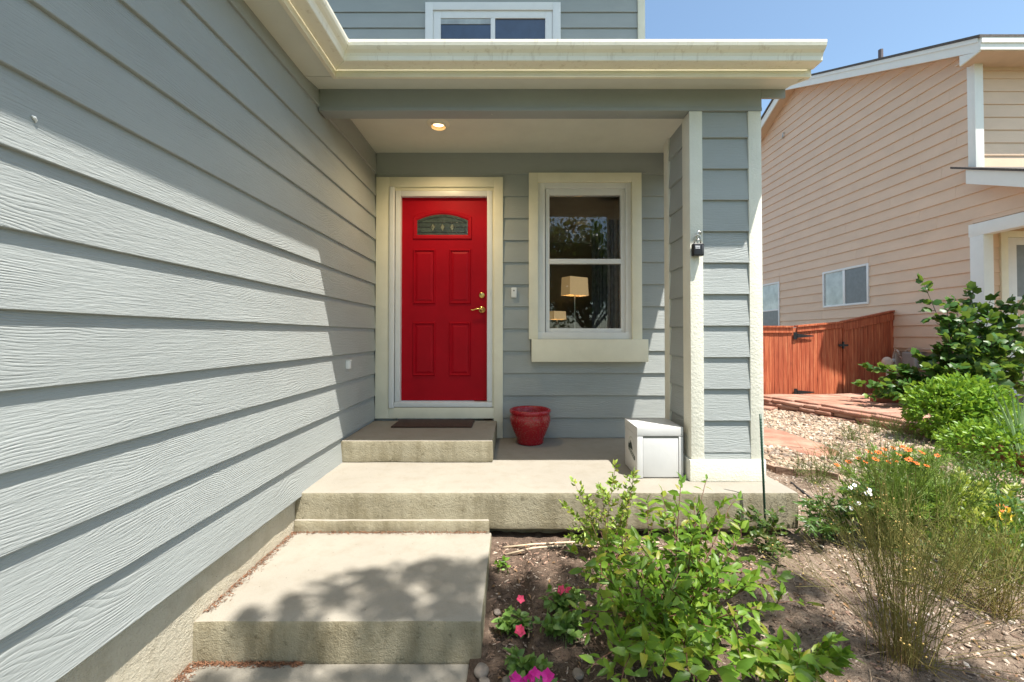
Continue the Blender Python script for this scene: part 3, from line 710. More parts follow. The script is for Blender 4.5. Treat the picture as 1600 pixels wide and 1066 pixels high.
# emblem on the left side: ring, dark peaks and a slanted banner
ex, ey, ez = bx0 - .0008, 3.185, -.812
def E(u, v): return (ex, ey - u * 1.6, ez + v * 1.1)          # u runs towards the viewer
em = MB(); n = 28
V = [E(r * math.cos(2 * math.pi * k / n) * .8, .012 + r * math.sin(2 * math.pi * k / n)) for r in (.060, .053) for k in range(n)]
em.add(V, [(k, (k + 1) % n, n + (k + 1) % n, n + k) for k in range(n)])
em.build('emblem_ring', M_logol, box)
em = MB(); ex -= .0004
em.add([E(-.052, .006), E(-.046, .026), E(-.040, .012), E(-.030, .020), E(-.016, .046), E(-.008, .026), E(.0, .036), E(.012, .012), E(.020, -.012), E(-.052, -.010)], [tuple(range(10))])
em.add([E(-.055, -.004), E(-.040, -.006), E(.058, -.040), E(.060, -.062), E(.046, -.066), E(-.050, -.026)], [tuple(range(6))])
em.build('emblem_print', M_logo, box)
em = MB(); ex -= .0004
em.add([E(-.044, -.012), E(.050, -.046), E(.050, -.052), E(-.044, -.019)], [(0, 1, 2, 3)])
for u in (-.03, -.012, .006, .022, .038): em.add([E(u, -.024 - (u + .03) * .37), E(u + .010, -.028 - (u + .03) * .37), E(u + .010, -.034 - (u + .03) * .37), E(u, -.030 - (u + .03) * .37)], [(0, 1, 2, 3)])
em.build('emblem_highlight', M_logol, box)

# lock box hanging from a hook on the column
lk = at(1089.5, 391, 2.955); ky = 2.948
hook = MB().tube([(lk.x + .036, 2.985, lk.z + .120), (lk.x + .030, 2.95, lk.z + .121), (lk.x + .014, 2.945, lk.z + .120), (lk.x + .006, 2.944, lk.z + .116)], .0045, 6).build('hook', M_steel, pc, smooth=True)
lb = thing('lock_box', 'black key lock box hanging on a hook on the cream column trim', 'lock box', (lk.x, ky, lk.z - .042))
MB().box(lk.x - .036, lk.x + .036, ky - .022, ky + .022, lk.z - .042, lk.z + .042).build('lock_body', M_black, lb, bevel=.008, seg=3)
MB().tube([(lk.x - .022, ky, lk.z + .040), (lk.x - .022, ky, lk.z + .075)] + [(lk.x - .001 - .021 * math.cos(a_), ky, lk.z + .08 + .022 * math.sin(a_)) for a_ in np.linspace(.2, 2.9, 7)] + [(lk.x + .020, ky, lk.z + .075), (lk.x + .020, ky, lk.z + .040)], .0048, 7).build('shackle', M_steel, lb, smooth=True)
MB().tube([(lk.x + .004 + .016 * math.cos(a_) + .010 * math.sin(a_), ky - .004 + .01 * math.cos(a_), lk.z + .098 + .034 * math.sin(a_)) for a_ in np.linspace(0, 2 * math.pi, 15)], .004, 6, cap=False).build('link', M_steel, lb, smooth=True)
MB().box(lk.x - .025, lk.x + .006, ky - .0235, ky - .0215, lk.z + .016, lk.z + .024).box(lk.x - .024, lk.x - .009, ky - .0235, ky - .0215, lk.z + .005, lk.z + .012).box(lk.x - .006, lk.x + .006, ky - .0235, ky - .0215, lk.z + .005, lk.z + .012).build('printed_plate', M_tag, lb)
MB().box(lk.x + .020, lk.x + .030, ky - .024, ky - .0215, lk.z - .032, lk.z + .028).build('dial_strip', plain('dial_grey', (.06, .06, .065), .4), lb, bevel=.002)

# ------------------------------------------------------------------ neighbour's house
NX = 7.64
nb = thing('peach_house', 'two storey peach sided house with white trim behind the cedar fence', 'house', (NX, 9, -1.3))
rz = lambda y: 4.70 + .444 * (min(y, 11.7) - 6.79) - .444 * max(0, y - 11.7)      # top of the rake board
pz = lambda y: 2.69 - .416 * (7.0 - y)                                              # top of the porch rake board
def nend(lo, hi, p, q):
    # upper limits set by the two rakes
    top = lambda z: 7.23 if z <= 4.70 else 7.23 + (z - 4.70) / .444
    back = lambda z: min(q, 16.2 - (z - 4.70) / .444) if z > 4.70 else q
    low = lambda z: (5.2 if z < 1.8 else max(5.2, 7.0 - (2.52 - z) / .416) if z < 2.50 else 7.23)
    f = top if lo > 2.45 else low
    p0, p1 = max(p, f(lo)), max(p, f(hi)); q0, q1 = back(lo), back(hi)
    if q0 - p0 < .05: return None
    if q1 - p1 < .02: p1 = q1 = (p1 + q1) / 2; p1 -= .01; q1 += .01
    return (p0, q0, p1 - p0, q1 - q0)
ns = MB().box(NX + .001, NX + .12, 7.23, 16.2, -.3, 4.6)
ns.prism([(NX + .001, 7.23, 4.6), (NX + .001, 11.7, 6.6), (NX + .001, 16.2, 4.6)], [(NX + .12, 7.23, 4.6), (NX + .12, 11.7, 6.6), (NX + .12, 16.2, 4.6)])
ns.prism([(NX + .001, 7.229, 1.85), (NX + .001, 5.2, 1.85), (NX + .001, 5.2, 1.86), (NX + .001, 7.229, 2.44)], [(NX + .12, 7.229, 1.85), (NX + .12, 5.2, 1.85), (NX + .12, 5.2, 1.86), (NX + .12, 7.229, 2.44)])
nside = ns.build('side_wall', M_peach, nb)
nw = [(9.31, 10.69, .69, 1.56), (12.45, 13.75, -.05, 1.56)]
courses(nside, M_peach, '-x', NX, 5.2, 16.2, -.235, 6.80, holes=[(5.0, 7.2, -1, 1.86)] + [(a_ + .01, b_ - .01, c_ + .01, d_ - .01) for a_, b_, c_, d_ in nw], ends=nend, base=-.235, joint=3.6, thick=.024)
MB().box(NX + .02, NX + .14, 7.1, 16.2, -1.9, -.236).build('foundation', M_nfound, nb)
def nwin(y0, y1, z0, z1, slider):
    x0 = NX - .050
    f = MB(); t = .045
    f.box(x0, NX + .03, y0, y0 + t, z0, z1).box(x0, NX + .03, y1 - t, y1, z0, z1).box(x0, NX + .03, y0 + t, y1 - t, z1 - t, z1).box(x0, NX + .03, y0 + t, y1 - t, z0, z0 + t)
    if slider: f.box(x0 + .004, NX + .03, (y0 + y1) / 2 - .03, (y0 + y1) / 2 + .04, z0 + t, z1 - t)
    else: f.box(x0 + .004, NX + .03, y0 + t, y1 - t, (z0 + z1) / 2 - .025, (z0 + z1) / 2 + .025)
    o = f.build('side_window', M_white, nb, bevel=.004)
    if slider:
        MB().box(NX - .034, NX - .028, y0 + t, (y0 + y1) / 2 - .03, z0 + t, z1 - t).build('pane', M_screen, o)
        MB().box(NX - .024, NX - .018, (y0 + y1) / 2 + .04, y1 - t, z0 + t, z1 - t).build('pane', M_blind, o)
    else:
        MB().box(NX - .024, NX - .018, y0 + t, y1 - t, (z0 + z1) / 2 + .025, z1 - t).build('pane', M_blind, o)
        MB().box(NX - .034, NX - .028, y0 + t, y1 - t, z0 + t, (z0 + z1) / 2 - .025).build('pane', M_screen, o)
nwin(*nw[0], True); nwin(*nw[1], False)
nf = MB().box(NX + .12, 13, 7.25, 7.37, 2.3, 4.62).build('front_wall', M_peach, nb)
courses(nf, M_peach, '-y', 7.249, NX + .085, 12.9, 2.66, 4.44, base=-.235)
MB().box(NX - .045, NX - .001, 7.135, 7.232, 2.62, 4.60).box(NX - .045, NX + .095, 7.108, 7.134, 2.62, 4.60).build('corner_board', M_wtrim, nb, bevel=.003)
MB().box(NX + .096, 13, 7.20, 7.249, 4.44, 4.62).build('frieze_board', M_peachsoff, nb)
RX = 7.33
def slanted(name, mat, x0, x1, ya, yb, zf, d0, d1, parent=nb):
    return MB().prism([(x0, ya, zf(ya) + d0), (x0, yb, zf(yb) + d0), (x0, yb, zf(yb) + d1), (x0, ya, zf(ya) + d1)],
                      [(x1, ya, zf(ya) + d0), (x1, yb, zf(yb) + d0), (x1, yb, zf(yb) + d1), (x1, ya, zf(ya) + d1)]).build(name, mat, parent)
slanted('rake_board', M_wtrim, RX, RX + .03, 6.79, 11.7, rz, -.22, 0)
slanted('rake_board', M_wtrim, RX, RX + .03, 11.7, 16.6, rz, -.22, 0)
slanted('rake_trim', M_wtrim, RX - .018, RX - .001, 6.79, 11.7, rz, -.07, .0)
MB().prism([(RX, 6.79, 4.481), (RX, 7.09, 4.43), (RX, 7.09, 4.60), (RX, 6.79, 4.481)], [(RX + .03, 6.79, 4.481), (RX + .03, 7.09, 4.43), (RX + .03, 7.09, 4.60), (RX + .03, 6.79, 4.481)]).build('rake_return', M_wtrim, nb)
slanted('rake_soffit', M_peachsoff, RX + .031, NX - .02, 6.80, 11.7, rz, -.19, -.16)
slanted('rake_soffit', M_peachsoff, RX + .031, NX - .02, 11.7, 16.5, rz, -.19, -.16)
slanted('roof', M_shingle, RX - .035, 13.5, 6.74, 11.7, rz, .004, .045)
slanted('roof', M_shingle, RX - .035, 13.5, 11.7, 16.6, rz, .004, .045)
MB().box(RX + .001, 13.5, 6.765, 6.789, 4.50, 4.70).build('eave_fascia', M_wtrim, nb)
MB().box(RX + .001, 13.5, 6.745, 6.764, 4.60, 4.70).build('eave_trim', M_wtrim, nb)
MB().box(RX + .031, 13.5, 6.79, 7.20, 4.49, 4.51).build('eave_soffit', M_peachsoff, nb)
vp = at(1376, 78, 9.5)
MB().tube([(vp.x, 9.5, 5.7), (vp.x, 9.5, vp.z)], .045, 12).build('vent_pipe', plain('vent_pipe', (.12, .09, .09), .6), nb)
hk = on(1226, 211, 1.0); hk = hk * ((NX - .02) / hk.x)
MB().tube([hk + Vector((.02, 0, .06)), hk + Vector((-.05, 0, .05)), hk + Vector((-.06, 0, -.05)), hk + Vector((-.04, .03, -.07)), hk + Vector((-.03, .10, -.05))], .016, 6).build('cable_hook', M_steel, nb)
# neighbour porch roof, opening, door
slanted('porch_rake_board', M_wtrim, RX, RX + .03, 5.0, 7.0, pz, -.23, 0)
slanted('porch_roof', M_shingle, RX - .03, 12, 4.9, 7.24, pz, .004, .04)
slanted('porch_soffit', M_peachsoff, RX + .031, NX - .022, 5.0, 7.0, pz, -.2, -.18)
MB().box(RX, RX + .4, 7.0, 7.02, 2.46, 2.69).build('rake_end', M_wtrim, nb)
MB().box(NX - .042, NX + .12, 5.2, 7.25, 1.645, 1.849).build('opening_header', M_wtrim, nb, bevel=.003)
MB().box(NX - .042, NX + .12, 7.02, 7.232, -1.2, 1.644).build('opening_post', M_wtrim, nb, bevel=.003)
rw = MB().box(NX + .125, 8.17, 7.32, 7.4, -1.2, 1.95).box(9.3, 12, 7.32, 7.4, -1.2, 1.95).box(8.17, 9.3, 7.32, 7.4, 1.75, 1.95).build('porch_wall', M_peach, nb)
courses(rw, M_peach, '-y', 7.319, NX + .125, 8.17, -1.0, 1.94, base=-.235)
MB().box(NX + .13, 12, 5.2, 7.3, 1.95, 1.98).build('porch_ceiling', M_peachsoff, nb)
nd = MB().box(8.165, 8.285, 7.27, 7.33, -1, 1.76).box(8.285, 9.3, 7.27, 7.33, 1.655, 1.76).build('door_casing', M_cream, nb, bevel=.004)
MB().box(8.29, 8.44, 7.285, 7.33, -1, 1.65).box(8.44, 9.2, 7.285, 7.33, 1.53, 1.65).box(8.44, 9.2, 7.285, 7.33, .60, .66).build('storm_door_frame', M_white, nd, bevel=.004)
MB().box(8.441, 9.2, 7.30, 7.306, .661, 1.529).build('pane', M_screen, nd)
MB().box(8.441, 9.2, 7.30, 7.306, -1, .599).build('lower_panel', M_peachsoff, nd)

# gas meter and pipes
gm = thing('gas_meter', 'grey gas meter with curved tan pipes against the peach wall', 'gas meter', (7.45, 8.2, -1.1))
GYd = lambda px: F * 7.5 / (px - CXP)
def gp(px, py, dx=0): p = at(px, py, GYd(px)); p.x += dx; return p
M_pipe = plain('pipe_enamel', (.52, .40, .32), .5)
MB().tube([gp(1397, 580), gp(1396, 556), gp(1398, 549), gp(1401, 547), gp(1404, 550), gp(1405, 557)], .018, 8).build('riser_pipe', M_pipe, gm, smooth=True)
MB().tube([gp(1406, 558), gp(1411, 560), gp(1415, 557), gp(1416, 548), gp(1420, 546), gp(1450, 546), gp(1480, 545)], .016, 8).build('supply_pipe', M_pipe, gm, smooth=True)
MB().tube([gp(1409, 559), gp(1411, 566), gp(1409, 574)], .016, 8).build('drop_pipe', M_pipe, gm, smooth=True)
c = gp(1426, 561); MB().box(c.x - .09, c.x + .08, c.y - .14, c.y + .14, c.z - .17, c.z + .13).build('meter_body', plain('meter_grey', (.30, .29, .27), .5, .1), gm, bevel=.04, seg=4)
c = gp(1398, 563, -.06); MB().box(c.x - .03, c.x + .03, c.y - .05, c.y + .05, c.z - .03, c.z + .03).build('meter_tag', M_white, gm, bevel=.006)
c = at(1386, 566, 7.9); rg = MB()
rg.lathe([(0, -.035), (.05, -.04), (.092, -.018), (.097, 0), (.092, .018), (.05, .04), (0, .035)], (0, 0, 0), 24)
rg.build('regulator', M_pipe, gm, Matrix.Translation(c) @ Matrix.Rotation(math.pi / 2, 4, 'X'), smooth=True)
MB().tube([c + Vector((0, 0, -.13)), c + Vector((0, 0, -.5))], .02, 8).build('stand_pipe', M_pipe, gm, smooth=True)

# ------------------------------------------------------------------ cedar fence and gate
def pickets(parent, xa, ya, xb, yb, zta, ztb, zba, zbb, wd=.088):
    L = math.hypot(xb - xa, yb - ya); n = max(1, round(L / wd)); ang = math.atan2(yb - ya, xb - xa)
    for i in range(n):
        t0, t1 = i / n, (i + 1) / n; t = (t0 + t1) / 2
        zt_, zb_ = zta + (ztb - zta) * t, zba + (zbb - zba) * t + random.uniform(-.008, .008)
        w2 = L / n / 2 - random.uniform(.002, .005); off = random.uniform(-.003, .003)
        sl_ = (ztb - zta) / L * w2
        mb = MB().add([(-w2, -.009, 0), (w2, -.009, 0), (w2, .009, 0), (-w2, .009, 0), (-w2, -.009, zt_ - zb_ - sl_), (w2, -.009, zt_ - zb_ + sl_), (w2, .009, zt_ - zb_ + sl_), (-w2, .009, zt_ - zb_ - sl_)],
                      [(0, 3, 2, 1), (4, 5, 6, 7), (0, 1, 5, 4), (1, 2, 6, 5), (2, 3, 7, 6), (3, 0, 4, 7)])
        mb.build('picket', M_cedar, parent, Matrix.Translation((xa + (xb - xa) * t, ya + (yb - ya) * t + off, zb_)) @ Matrix.Rotation(ang, 4, 'Z'))
def rail(name, parent, xa, ya, xb, yb, za, zb_, h, d0, d1):
    n = Vector((ya - yb, xb - xa, 0)).normalized()            # points away from the viewer
    P = lambda x, y, z: [Vector((x, y, z)) + n * d0, Vector((x, y, z)) + n * d1, Vector((x, y, z + h)) + n * d1, Vector((x, y, z + h)) + n * d0]
    MB().prism(P(xa, ya, za), P(xb, yb, zb_)).build(name, M_cedar, parent)
f1 = thing('fence', 'sunlit red cedar picket fence between the porch column and the gate hinges', 'fence', (4.6, 8.3, -1.3), 'red cedar fence panels')
pickets(f1, 2.6, 8.3, 5.30, 8.3, .155, .155, -1.33, -1.33)
rail('top_trim', f1, 2.6, 8.3, 5.30, 8.3, .06, .06, .10, -.03, -.0125); rail('cap_rail', f1, 2.6, 8.3, 5.31, 8.3, .161, .161, .032, -.05, .05)
MB().box(5.305, 5.385, 8.29, 8.38, -1.4, .15).build('post', M_cedar, f1)
g = thing('gate', 'red cedar picket gate with black strap hinges and latch', 'gate', (5.87, 8.37, -1.1))
pickets(g, 5.39, 8.305, 6.335, 8.42, .165, .245, -1.12, -1.12)
rail('top_trim', g, 5.39, 8.305, 6.335, 8.42, .075, .155, .10, -.03, -.0125); rail('cap_rail', g, 5.385, 8.305, 6.335, 8.42, .168, .248, .032, -.05, .05)
for z in (-.0, -1.07):
    MB().box(5.31, 5.375, 8.262, 8.272, z - .07, z + .07).add([(5.375, 8.255, z - .04), (5.375, 8.255, z + .04), (5.72, 8.30, z + .006), (5.72, 8.30, z - .010), (5.375, 8.265, z - .04), (5.375, 8.265, z + .04), (5.72, 8.31, z + .006), (5.72, 8.31, z - .010)],
        [(0, 1, 2, 3), (4, 7, 6, 5), (0, 4, 5, 1), (1, 5, 6, 2), (2, 6, 7, 3), (3, 7, 4, 0)]).build('hinge', M_black, g)
MB().box(6.24, 6.42, 8.355, 8.375, -.20, -.16).box(6.31, 6.34, 8.35, 8.38, -.245, -.11).build('latch', M_black, g)
f2 = thing('fence', 'shaded red cedar fence panel with sloping top rising to the peach wall', 'fence', (7.0, 8.6, -1.2), 'red cedar fence panels')
MB().box(6.37, 6.46, 8.46, 8.55, -1.4, .2).build('post', M_cedar, f2)
MB().box(6.30, 6.37, 8.44, 8.46, -1.15, .16).build('gap_backing', M_cedar, f2)  # strip added behind the gate gap to block the light through it
pickets(f2, 6.36, 8.425, 7.625, 8.746, .255, .475, -1.13, -1.13)
rail('top_trim', f2, 6.36, 8.425, 7.625, 8.746, .10, .32, .15, -.03, -.0125); rail('cap_rail', f2, 6.355, 8.425, 7.625, 8.746, .258, .485, .032, -.05, .05)

# ------------------------------------------------------------------ flagstone terrace, path, edging
def stone_mesh(poly, h, jit=.006, bev=.008):
    mb = MB().prism([(x, y, 0) for x, y in poly], [(x + random.uniform(-jit, jit), y + random.uniform(-jit, jit), h + random.uniform(-jit, jit) * .6) for x, y in poly])
    return mb.mesh(M_stone, bevel=bev, seg=1)
ter = thing('flagstone_terrace', 'low raised terrace of red flagstones with stacked stone edge before the gate', 'terrace', (5.4, 6.8, -1.25))
TE = [Vector((4.30, 7.95)), Vector((4.62, 7.1)), Vector((4.95, 6.1)), Vector((5.12, 5.35)), Vector((5.3, 4.9))]
def tpos(s_):
    L = [(TE[i + 1] - TE[i]).length for i in range(4)]; s_ *= sum(L)
    for i in range(4):
        if s_ <= L[i] or i == 3: return TE[i].lerp(TE[i + 1], s_ / L[i]), (TE[i + 1] - TE[i]).normalized()
        s_ -= L[i]
for ci, (zc, hh) in enumerate(((-1.262, .062), (-1.200, .055), (-1.144, .058))):
    s_ = random.uniform(0, .04)
    while s_ < .97:
        ln = random.uniform(.22, .46) / 3.3; p, d = tpos(min(1, s_ + ln / 2)); hl = ln * 3.3 / 2 - .008
        wd = random.uniform(.20, .30); n_ = Vector((-d.y, d.x)); off = random.uniform(-.035, .03) + ci * .02
        if n_.x < 0: n_ = -n_
        q = p + n_ * (off + wd / 2 - .08)
        poly = [(-hl, -wd / 2), (-hl * .4, -wd / 2 - random.uniform(0, .03)), (hl * .5, -wd / 2 - random.uniform(-.01, .03)), (hl, -wd / 2 + random.uniform(-.02, .03)), (hl, wd / 2), (-hl, wd / 2)]
        o = obj('edge_stone', stone_mesh(poly, hh * random.uniform(.85, 1.0)), ter, Matrix.Translation((q.x, q.y, zc)) @ Matrix.Rotation(math.atan2(d.y, d.x) + random.uniform(-.05, .05), 4, 'Z') @ Matrix.Rotation(random.uniform(-.03, .03), 4, 'X'))
        s_ += ln
for dx_, dy_ in ((-.18, -.05), (-.12, -.42)):
    o = obj('edge_stone', stone_mesh([(-.17, -.1), (.15, -.12), (.18, .08), (-.12, .1)], .05), ter, Matrix.Translation((TE[0].x + dx_ + .05, TE[0].y + dy_ - .1, -1.25)) @ Matrix.Rotation(random.uniform(-1, -.6), 4, 'Z'))
MB().prism([(x, y, -1.5) for x, y in [(4.5, 8.2), (4.8, 7.1), (5.12, 6.1), (5.3, 5.3), (5.5, 4.9), (7.6, 4.9), (7.6, 8.5)]], [(x, y, -1.112) for x, y in [(4.5, 8.2), (4.8, 7.1), (5.12, 6.1), (5.3, 5.3), (5.5, 4.9), (7.6, 4.9), (7.6, 8.5)]]).build('terrace_fill', plain('terrace_earth', (.20, .14, .10), .95, .4, 20, .01, 60), ter)
gu, gv = 5, 8; P = {}
for i in range(gu + 1):
    for j in range(gv + 1):
        e, d = tpos(j / gv); u = i / gu
        p = Vector((e.x + .02 + (2.3 * u), e.y + .10 * u))
        P[i, j] = p + Vector((random.uniform(-.11, .11), random.uniform(-.10, .10))) * (1 if 0 < i < gu else .35)
for i in range(gu):
    for j in range(gv):
        q = [P[i, j], P[i + 1, j], P[i + 1, j + 1], P[i, j + 1]]; c = sum(q, Vector((0, 0))) / 4
        pts = []
        for k in range(4):
            a_, b_ = q[k], q[(k + 1) % 4]
            for t in (0, .5):
                p = a_.lerp(b_, t); p = p + (c - p).normalized() * random.uniform(.012, .03); pts.append((p.x - c.x, p.y - c.y))
        zz = -1.112 + random.uniform(0, .012)
        obj('flagstone', stone_mesh(pts, .045, .003, .006), ter, Matrix.Translation((c.x, c.y, zz)) @ Matrix.Rotation(random.uniform(-.012, .012), 4, 'X'))
# red block edging of the border
ed = thing('edging_wall', 'low wall of red edging blocks beneath the bright green shrub', 'edging', (4.7, 4.4, -1.25))
EP = [Vector((5.18, 5.15)), Vector((4.92, 4.75)), Vector((4.72, 4.25)), Vector((4.58, 3.7)), Vector((4.52, 3.1)), Vector((4.5, 2.4))]
blk = MB().box(-.15, .15, -.07, .07, 0, .095).mesh(M_block, bevel=.012, seg=2)
for lay in range(2):
    for i in range(len(EP) - 1):
        d = EP[i + 1] - EP[i]; n_ = max(1, round(d.length / .31))
        for k in range(n_):
            t = (k + .5 + (.25 if lay else 0)) / n_
            if t > 1: continue
            p = EP[i].lerp(EP[i + 1], t)
            obj('block', blk, ed, Matrix.Translation((p.x, p.y, -1.268 + lay * .097)) @ Matrix.Rotation(math.atan2(d.y, d.x) + random.uniform(-.04, .04), 4, 'Z'))
ed2 = thing('edging_wall', 'short row of red edging blocks in front of the grape vine', 'edging', (6.3, 6.9, -1.1))
for k in range(6):
    obj('block', blk, ed2, Matrix.Translation((5.9 + .33 * k, 6.98 - .05 * k + random.uniform(-.01, .01), -1.075)) @ Matrix.Rotation(-.15 + random.uniform(-.05, .05), 4, 'Z') @ Matrix.Scale(1.5, 4, Vector((0, 0, 1))))
# flagstone path
fp = thing('flagstone_path', 'flat pink flagstone set in the gravel beyond the porch column', 'path', (3.0, 5.0, -1.25))
def pathstone(px):
    pts = [on(*q, -1.235) for q in px]; c = sum(pts, Vector()) / len(pts)
    mb = MB().prism([(p.x - c.x, p.y - c.y, -.04) for p in pts], [(p.x - c.x, p.y - c.y, .012) for p in pts])
    obj('flagstone', mb.mesh(M_stone, bevel=.008, seg=1), fp, Matrix.Translation(c))
pathstone([(1120, 672), (1190, 668), (1228, 676), (1262, 688), (1290, 697), (1274, 702), (1222, 697), (1160, 694)])
pathstone([(1226, 699), (1272, 704), (1292, 699), (1312, 707), (1296, 717), (1258, 712)])
pathstone([(1040, 668), (1112, 672), (1150, 694), (1050, 694)])
# bender board beside the porch
ebm = [on(1196, 733, -1.235), on(1212, 738, -1.235), on(1240, 742, -1.235), on(1275, 743, -1.235), on(1310, 750, -1.235)]
e3 = MB()
for a_, b_ in zip(ebm[:-1], ebm[1:]):
    d = (b_ - a_).normalized(); n_ = Vector((-d.y, d.x, 0)) * .012
    e3.prism([a_ - n_ + Vector((0, 0, -.06)), a_ + n_ + Vector((0, 0, -.06)), a_ + n_ + Vector((0, 0, .055)), a_ - n_ + Vector((0, 0, .055))], [b_ - n_ + Vector((0, 0, -.06)), b_ + n_ + Vector((0, 0, -.06)), b_ + n_ + Vector((0, 0, .05)), b_ - n_ + Vector((0, 0, .05))])
tag(e3.build('edging_strip', plain('weathered_edging', (.26, .17, .12), .9, .3, 14, .004, 50)), 'thin weathered brown edging strip between gravel and bed', 'edging')

# ------------------------------------------------------------------ gravel, mulch, stones
ico = bmesh.new(); bmesh.ops.create_icosphere(ico, subdivisions=1, radius=1.0)
ICV = np.array([v.co[:] for v in ico.verts]); ICF = np.array([[v.index for v in f.verts] for f in ico.faces]); ico.free()
def scatter(name, label, pts, size, flat, pal, mat, shape=ICV, faces=ICF, jit=.22, sink=.3):
    n = len(pts); K = len(shape)
    an = rng.uniform(0, 2 * np.pi, n); s_ = size[0] + (size[1] - size[0]) * rng.random(n) ** 2
    ax = s_[:, None] * np.c_[rng.uniform(.8, 1.35, n), rng.uniform(.6, 1.0, n), rng.uniform(flat[0], flat[1], n)]
    V = shape[None] * (1 + jit * rng.uniform(-1, 1, (n, K, 1))) * ax[:, None, :]
    ti = rng.uniform(-.35, .35, (n, 1))
    z = V[:, :, 2] + V[:, :, 0] * ti; x, y = V[:, :, 0], V[:, :, 1]
    c_, s2 = np.cos(an)[:, None], np.sin(an)[:, None]
    V = np.stack([x * c_ - y * s2, x * s2 + y * c_, z], -1)
    base = np.c_[pts[:, 0], pts[:, 1], gh(pts[:, 0], pts[:, 1]) + ax[:, 2] * (1 - sink) - ax[:, 2] * .4]
    V += base[:, None, :]
    Fc = faces[None] + (np.arange(n) * K)[:, None, None]
    pal = np.array(pal); ci = pal[rng.integers(0, len(pal), n)] * rng.uniform(.75, 1.2, (n, 1))
    colr = np.repeat(ci, K, 0)
    o = obj(name, npmesh(name, V.reshape(-1, 3), Fc.reshape(-1, faces.shape[1]), mat, attr=colr)); tag(o, label, kind='stuff'); return o
def inpoly(p, poly):
    x, y = p[:, 0], p[:, 1]; r = np.zeros(len(p), bool)
    for i in range(len(poly)):
        (x1, y1), (x2, y2) = poly[i], poly[i - 1]
        c = ((y1 > y) != (y2 > y)) & (x < (x2 - x1) * (y - y1) / (y2 - y1 + 1e-12) + x1); r ^= c
    return r
GP = [(1.9, 4.3)] + [(p.x, p.y) for p in ebm] + [(3.6, 3.2), (4.35, 3.2), (4.55, 4.4), (5.0, 5.3), (4.85, 6.1), (4.5, 7.1), (4.1, 8.25), (2.0, 8.25)]
pts = rng.uniform((1.8, 2.6), (5.2, 8.3), (34000, 2)); pts = pts[inpoly(pts, GP)]
pts = pts[:19000]
stone_px = [[on(*q, -1.235).xy for q in pp] for pp in ([(1120, 672), (1190, 668), (1228, 676), (1262, 688), (1290, 697), (1274, 702), (1222, 697), (1160, 694)], [(1226, 699), (1272, 704), (1292, 699), (1312, 707), (1296, 717), (1258, 712)], [(1040, 668), (1112, 672), (1150, 694), (1050, 694)])]
for pp in stone_px: pts = pts[~inpoly(pts, [tuple(q) for q in pp])]
scatter('gravel', 'pale tan river gravel spread between porch and flagstone terrace', pts, (.012, .034), (.45, .8), [(.42, .33, .24), (.36, .27, .19), (.50, .43, .34), (.28, .19, .13), (.40, .28, .20), (.24, .19, .15)], M_pebble)
pts = rng.uniform((1.7, 1.3), (4.5, 4.2), (5000, 2)); pts = pts[(pts[:, 0] > 1.85) | (pts[:, 1] < 2.7)]
scatter('loose_gravel', 'sparse loose pebbles scattered over the tan bed', pts, (.004, .016), (.4, .8), [(.52, .42, .33), (.40, .31, .24), (.60, .52, .44)], M_pebble)
tet = np.array([(-1, -.35, -.2), (1, -.3, -.15), (.9, .35, -.2), (-.9, .3, -.15), (-.8, 0, .35), (.7, .05, .3)]); tf = np.array([(0, 1, 5), (0, 5, 4), (2, 3, 4), (2, 4, 5), (1, 2, 5), (3, 0, 4)])
pts = rng.uniform((-.12, 1.2), (2.8, 2.74), (26000, 2)); pts = pts[(rng.random(len(pts)) < np.clip(1.15 - .36 * pts[:, 0], .32, 1))]
scatter('mulch', 'dark crumbly mulch with pale chips covering the flower bed', pts, (.003, .013), (.5, 1.0), [(.06, .042, .03), (.10, .07, .05), (.16, .11, .08), (.05, .035, .028), (.22, .15, .11), (.09, .06, .045), (.42, .34, .27), (.30, .19, .14)], M_chip, tet, tf, .25)
# stones beside the walkway
cob = [(752, 1033, .030, 'flat grey stone lying against the bottom walkway edge'), (757, 1047, .020, 'small tan pebble below the flat grey stone'),
       (801, 1049, .030, 'rounded pinkish grey stone behind the magenta petunia'), (814, 1050, .020, 'small blue grey stone touching the rounded pinkish stone'), (777, 949, .018, 'small pink stone left of the pink flowered seedling'), (903, 1047, .022, 'brown half buried stone in the dark soil')]
icb = bmesh.new(); bmesh.ops.create_icosphere(icb, subdivisions=3, radius=1)
for px, py, r, lab in cob:
    p = on(px, py, -1.34); p.z = g1(p.x, p.y)
    bm = icb.copy(); sd_ = Vector((px, py, 0)) * .37
    for v in bm.verts: v.co = v.co * (1 + .22 * noise.noise(v.co * 1.1 + sd_)); v.co = Vector((v.co.x * r * 1.25, v.co.y * r, v.co.z * r * .6))
    me = bpy.data.meshes.new('stone'); bm.to_mesh(me); bm.free(); me.materials.append(M_cobble); me.shade_smooth()
    tag(obj('stone', me, None, Matrix.Translation((p.x, p.y, p.z + r * .3)) @ Matrix.Rotation(random.random() * 3, 4, 'Z')), lab, 'stone', 'loose stones in the flower bed')

